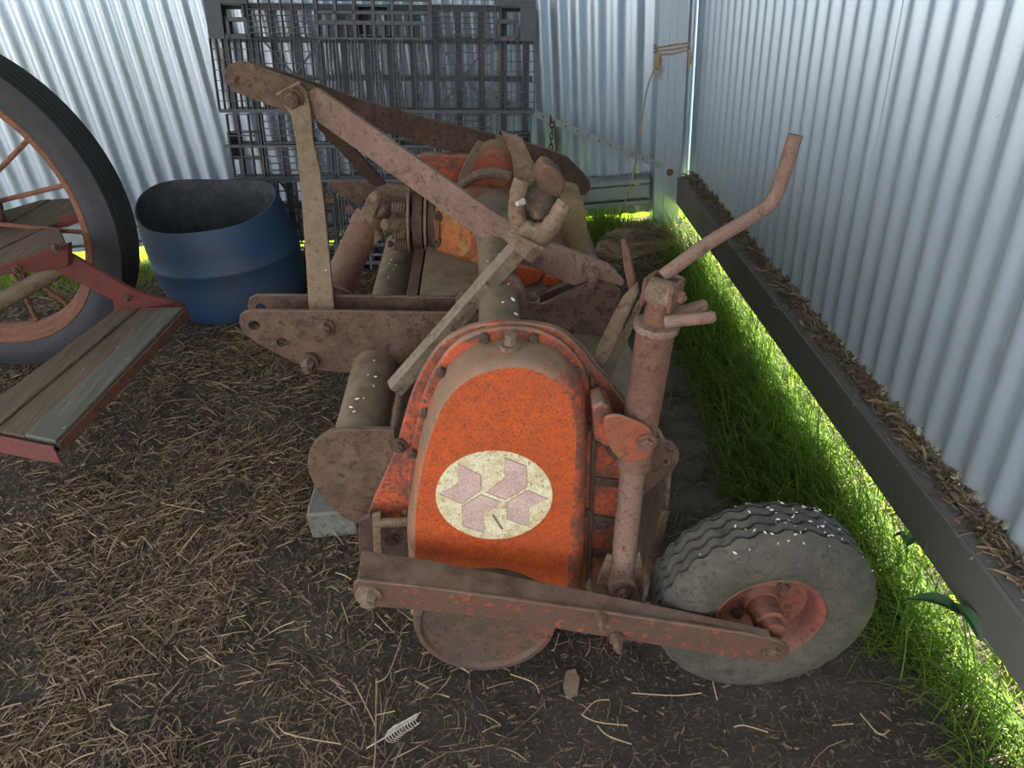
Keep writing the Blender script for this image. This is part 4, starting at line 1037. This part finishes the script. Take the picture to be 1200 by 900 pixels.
mesh_obj('grease_nipple', MB().tube([P(613, 236, 1.16), P(606, 239, 1.15)], [.006, .004], 8), bone, fork)
mesh_obj('split_pin', MB().tube([P(598, 274, 1.14), P(636, 292, 1.13)], .004, 8), rust_tan, fork)

# ------------------------------------------------------------------ small things
blk = WZ(394, 625, 0.0)
mb = MB().box((blk[0], blk[1] + .06, .035), .11, .14, .075)
b_ = thing('concrete_block', mb, concrete, (blk[0], blk[1] + .06, 0), 'pale grey green block under the rounded end plate', 'block', bevel=.006)
# twine knotted round the post
z_t = WY(785, 60, 3.08)[2]
mb = MB()
for k in range(3):
    z = z_t + k * .012 - .006
    mb.tube([(px0 - .006, 3.14, z), (px0 - .006, 3.078, z - .002), (.727, 3.074, z + .004 * (k - 1)), (px1 + .006, 3.078, z + .006), (px1 + .006, 3.12, z + .006)], .0035, 7)
twine = empty('baling_twine', (px0, 3.07, 0), 'tan twine knotted round the corner post with a long loose end', 'twine')
mesh_obj('wrapping', mb, rope_m, twine)
kp = np.array([px0 - .005, 3.066, z_t - .03])
mesh_obj('knot', lump(tuple(kp), .014, .012, .03, 1., .5, 8), rope_m, twine)
mb = MB().tube(smoothline([kp, WY(757, 110, 3.05), WY(744, 195, 3.02), WY(733, 235, 2.98), WZ(722, 262, .02), WZ(708, 285, .02)], 5), .0032, 7)
for k in range(5): mb.tube(smoothline([kp, kp + np.array([.02 * random.random(), -.01, -.03]), kp + np.array([-.02 + .04 * random.random(), -.012, -.07])], 3), .0012, 5)
mb.tube(smoothline([(px1 + .004, 3.075, z_t), (px1 + .012, 3.07, z_t - .03), (px1 + .004, 3.07, z_t - .06)], 4), .006, 7)
mesh_obj('loose_end', mb, rope_m, twine)
# hanging chain and bark on the strap
ch = WY(647, 160, 3.05)
chain = empty('hanging_chain', (ch[0], ch[1], ch[2] - .09), 'short rusty chain and splinter hanging against the brace strap', 'chain')
for k in range(7):
    c_ = np.array([ch[0] + .004 * math.sin(k), ch[1] + .03, ch[2] + .06 - k * .022]); s = k % 2
    pts = [c_ + (np.array([.0065 * math.cos(t), 0, .014 * math.sin(t)]) if s else np.array([0, .0065 * math.cos(t), .014 * math.sin(t)])) for t in np.linspace(0, 2 * PI, 13)]
    mesh_obj('chain_link', MB().tube(pts, .0026, 6), rust_dark, chain)
mesh_obj('splinter', MB().tube([c_ + np.array([.012, -.01, .12]), c_ + np.array([.022, -.012, .06]), c_ + np.array([.018, -.01, 0])], [.003, .010, .004], 7), dirty_pipe, chain)
# feather, bark, dock leaf
fp = WZ(455, 862, .012)
fe = MB().tube([fp + np.array([-.035, -.02, 0]), fp, fp + np.array([.05, .03, .004])], [.0012, .001, .0006], 6)
feather = empty('feather', fp, 'small white and grey feather on the dark soil at the front', 'feather')
mesh_obj('quill', fe, bone, feather)
mb = MB()
for k in range(12):
    t = k / 11; p = fp + np.array([-.005 + .05 * t, -.004 + .028 * t, .001])
    for sd in (-1, 1):
        e1 = np.array([.006, .010 * sd, .004]); e2 = np.array([.018 - .006 * t, .017 * sd * (1 - .4 * t), .007 + .004 * random.random()])
        mb.tube([p, p + e1, p + e2], [.0011, .0009, .0003], 4)
mesh_obj('vane', mb, bone, feather)
bp_ = WZ(670, 800, .006)
mb = MB().slab([WZ(663, 786, .012), WZ(674, 783, .012), WZ(680, 795, .010), WZ(677, 812, .012), WZ(665, 818, .010), WZ(660, 804, .014)], (0, 0, -.006))
thing('bark_chip', mb, dirty_pipe, bp_, 'brownish bark chip lying on dark soil below the wheel bar', 'bark', bevel=.001)
def leafy(c0, c1, w, n=9, bend=.02):
    c0 = np.array(c0); c1 = np.array(c1); d = c1 - c0; s = np.cross(d, (0, 0, 1)); s /= np.linalg.norm(s); vs = []
    for i in range(n):
        t = i / (n - 1); ww = w * math.sin(PI * min(1, .06 + t * .94)) ** .7 / 2 * (1 - .3 * t); p = c0 + d * t + np.array([0, 0, bend * math.sin(PI * t)])
        vs += [p - s * ww + np.array([0, 0, .004]), p + np.array([0, 0, -.002]), p + s * ww + np.array([0, 0, .004])]
    fs = []
    for i in range(n - 1): fs += [(3 * i, 3 * i + 1, 3 * i + 4, 3 * i + 3), (3 * i + 1, 3 * i + 2, 3 * i + 5, 3 * i + 4)]
    return MB().add(vs, fs)
dl = WZ(1185, 770, 0)
dock = empty('dock_plant', dl, 'broad dark green dock leaves in the grass by the right wall', 'plant')
mesh_obj('leaf', leafy(WZ(1130, 722, .10), WZ(1062, 703, .10), .034), leaf_m, dock)
mesh_obj('leaf', leafy(WZ(1150, 752, .09), WZ(1112, 708, .11), .03), leaf_m, dock)
mesh_obj('stem', MB().tube([dl + np.array([0, 0, -.02]), WZ(1165, 765, .06), WZ(1130, 722, .10)], .0022, 6), leaf_m, dock)
for (cx_, cy_) in ((1062, 640), (1060, 615)):
    l0 = WZ(cx_, cy_, .08); pl = empty('weed', (l0[0] + .02, l0[1], 0), 'small round leaved weed in the sunlit grass' + (', the nearer one' if cy_ == 640 else ', the farther one'), 'plant')
    mesh_obj('leaf', leafy(l0, l0 + np.array([.03, .012, .0]), .028), leaf_m, pl); mesh_obj('leaf', leafy(l0, l0 + np.array([-.02, .02, .005]), .02), leaf_m, pl)
    mesh_obj('stem', MB().tube([(l0[0] + .02, l0[1], 0), l0], .0015, 5), leaf_m, pl)

# pale seeds and droppings lying on the machine and its wheel
def specks(parent, pts, size=.0035, name='seed'):
    mb = MB()
    for p in pts:
        r = size * random.uniform(.5, 1.2); p = np.array(p, float)
        d = np.array([random.gauss(0, 1), random.gauss(0, 1), .2]); d /= np.linalg.norm(d)
        mb.tube([p - d * r, p, p + d * r], [r * .2, r * .5, r * .2], 5)
    o = mesh_obj(name, mb, white_m, parent); o['kind'] = 'stuff'; return o
pts = []
for k in range(60):
    th = random.gauss(math.radians(80), .38); a = random.uniform(-.05, .05); r = .1845 if abs(a) < .04 else .176
    pts.append(wheel + np.array([r * math.cos(th), a, r * math.sin(th)]))
specks(dw, pts, .0030)
pts = []
for k in range(22): pts.append(P(random.uniform(370, 386), random.uniform(150, 330), 1.0) * 0 + P(*(lambda t: (357 + 18 * t + random.uniform(-6, 14), 150 + 190 * t, 1.575 - .25 * t))(random.random())) + np.array([0, -.003, 0]))
for k in range(14): pts.append(np.array([tubx + random.gauss(0, .012), random.uniform(1.38, 1.9), zt_ + r_f]))
for k in range(8): pts.append(np.array([tubx + random.gauss(0, .012), random.uniform(1.03, 1.25), zt_ + r_f]))
for k in range(10): pts.append(np.array([cxx + random.gauss(0, .01), random.uniform(1.0, 1.3), cz + r_c]))
specks(til, pts, .0038)

# a few long stalks lying in front
mb = MB()
for pts in ([(441, 795), (440, 870), (438, 900)], [(441, 838), (463, 833)], [(400, 705), (408, 730)], [(415, 800), (440, 850)], [(470, 750), (455, 790), (440, 800)], [(655, 742), (650, 760), (646, 762)],
            [(682, 838), (697, 822), (714, 820)], [(682, 838), (700, 846), (735, 850)], [(740, 812), (790, 815), (822, 812)], [(700, 850), (712, 862), (740, 872)], [(975, 850), (1000, 848)], [(1008, 836), (1030, 860), (1042, 856)],
            [(598, 790), (625, 800), (632, 812)], [(860, 852), (872, 850), (900, 858)], [(130, 850), (150, 862)], [(330, 835), (332, 858), (400, 872)], [(190, 590), (240, 600)], [(250, 655), (270, 640), (285, 636)]):
    mb.tube(smoothline([WZ(x, y, .012 + .006 * random.random()) for x, y in pts], 4), .0011, 5)
o = mesh_obj('dry_stalk', mb, stalk_m, None, (0, 0, 0)); o['kind'] = 'stuff'; tag(o, 'long pale dry stalks lying on the soil at the front', 'straw')
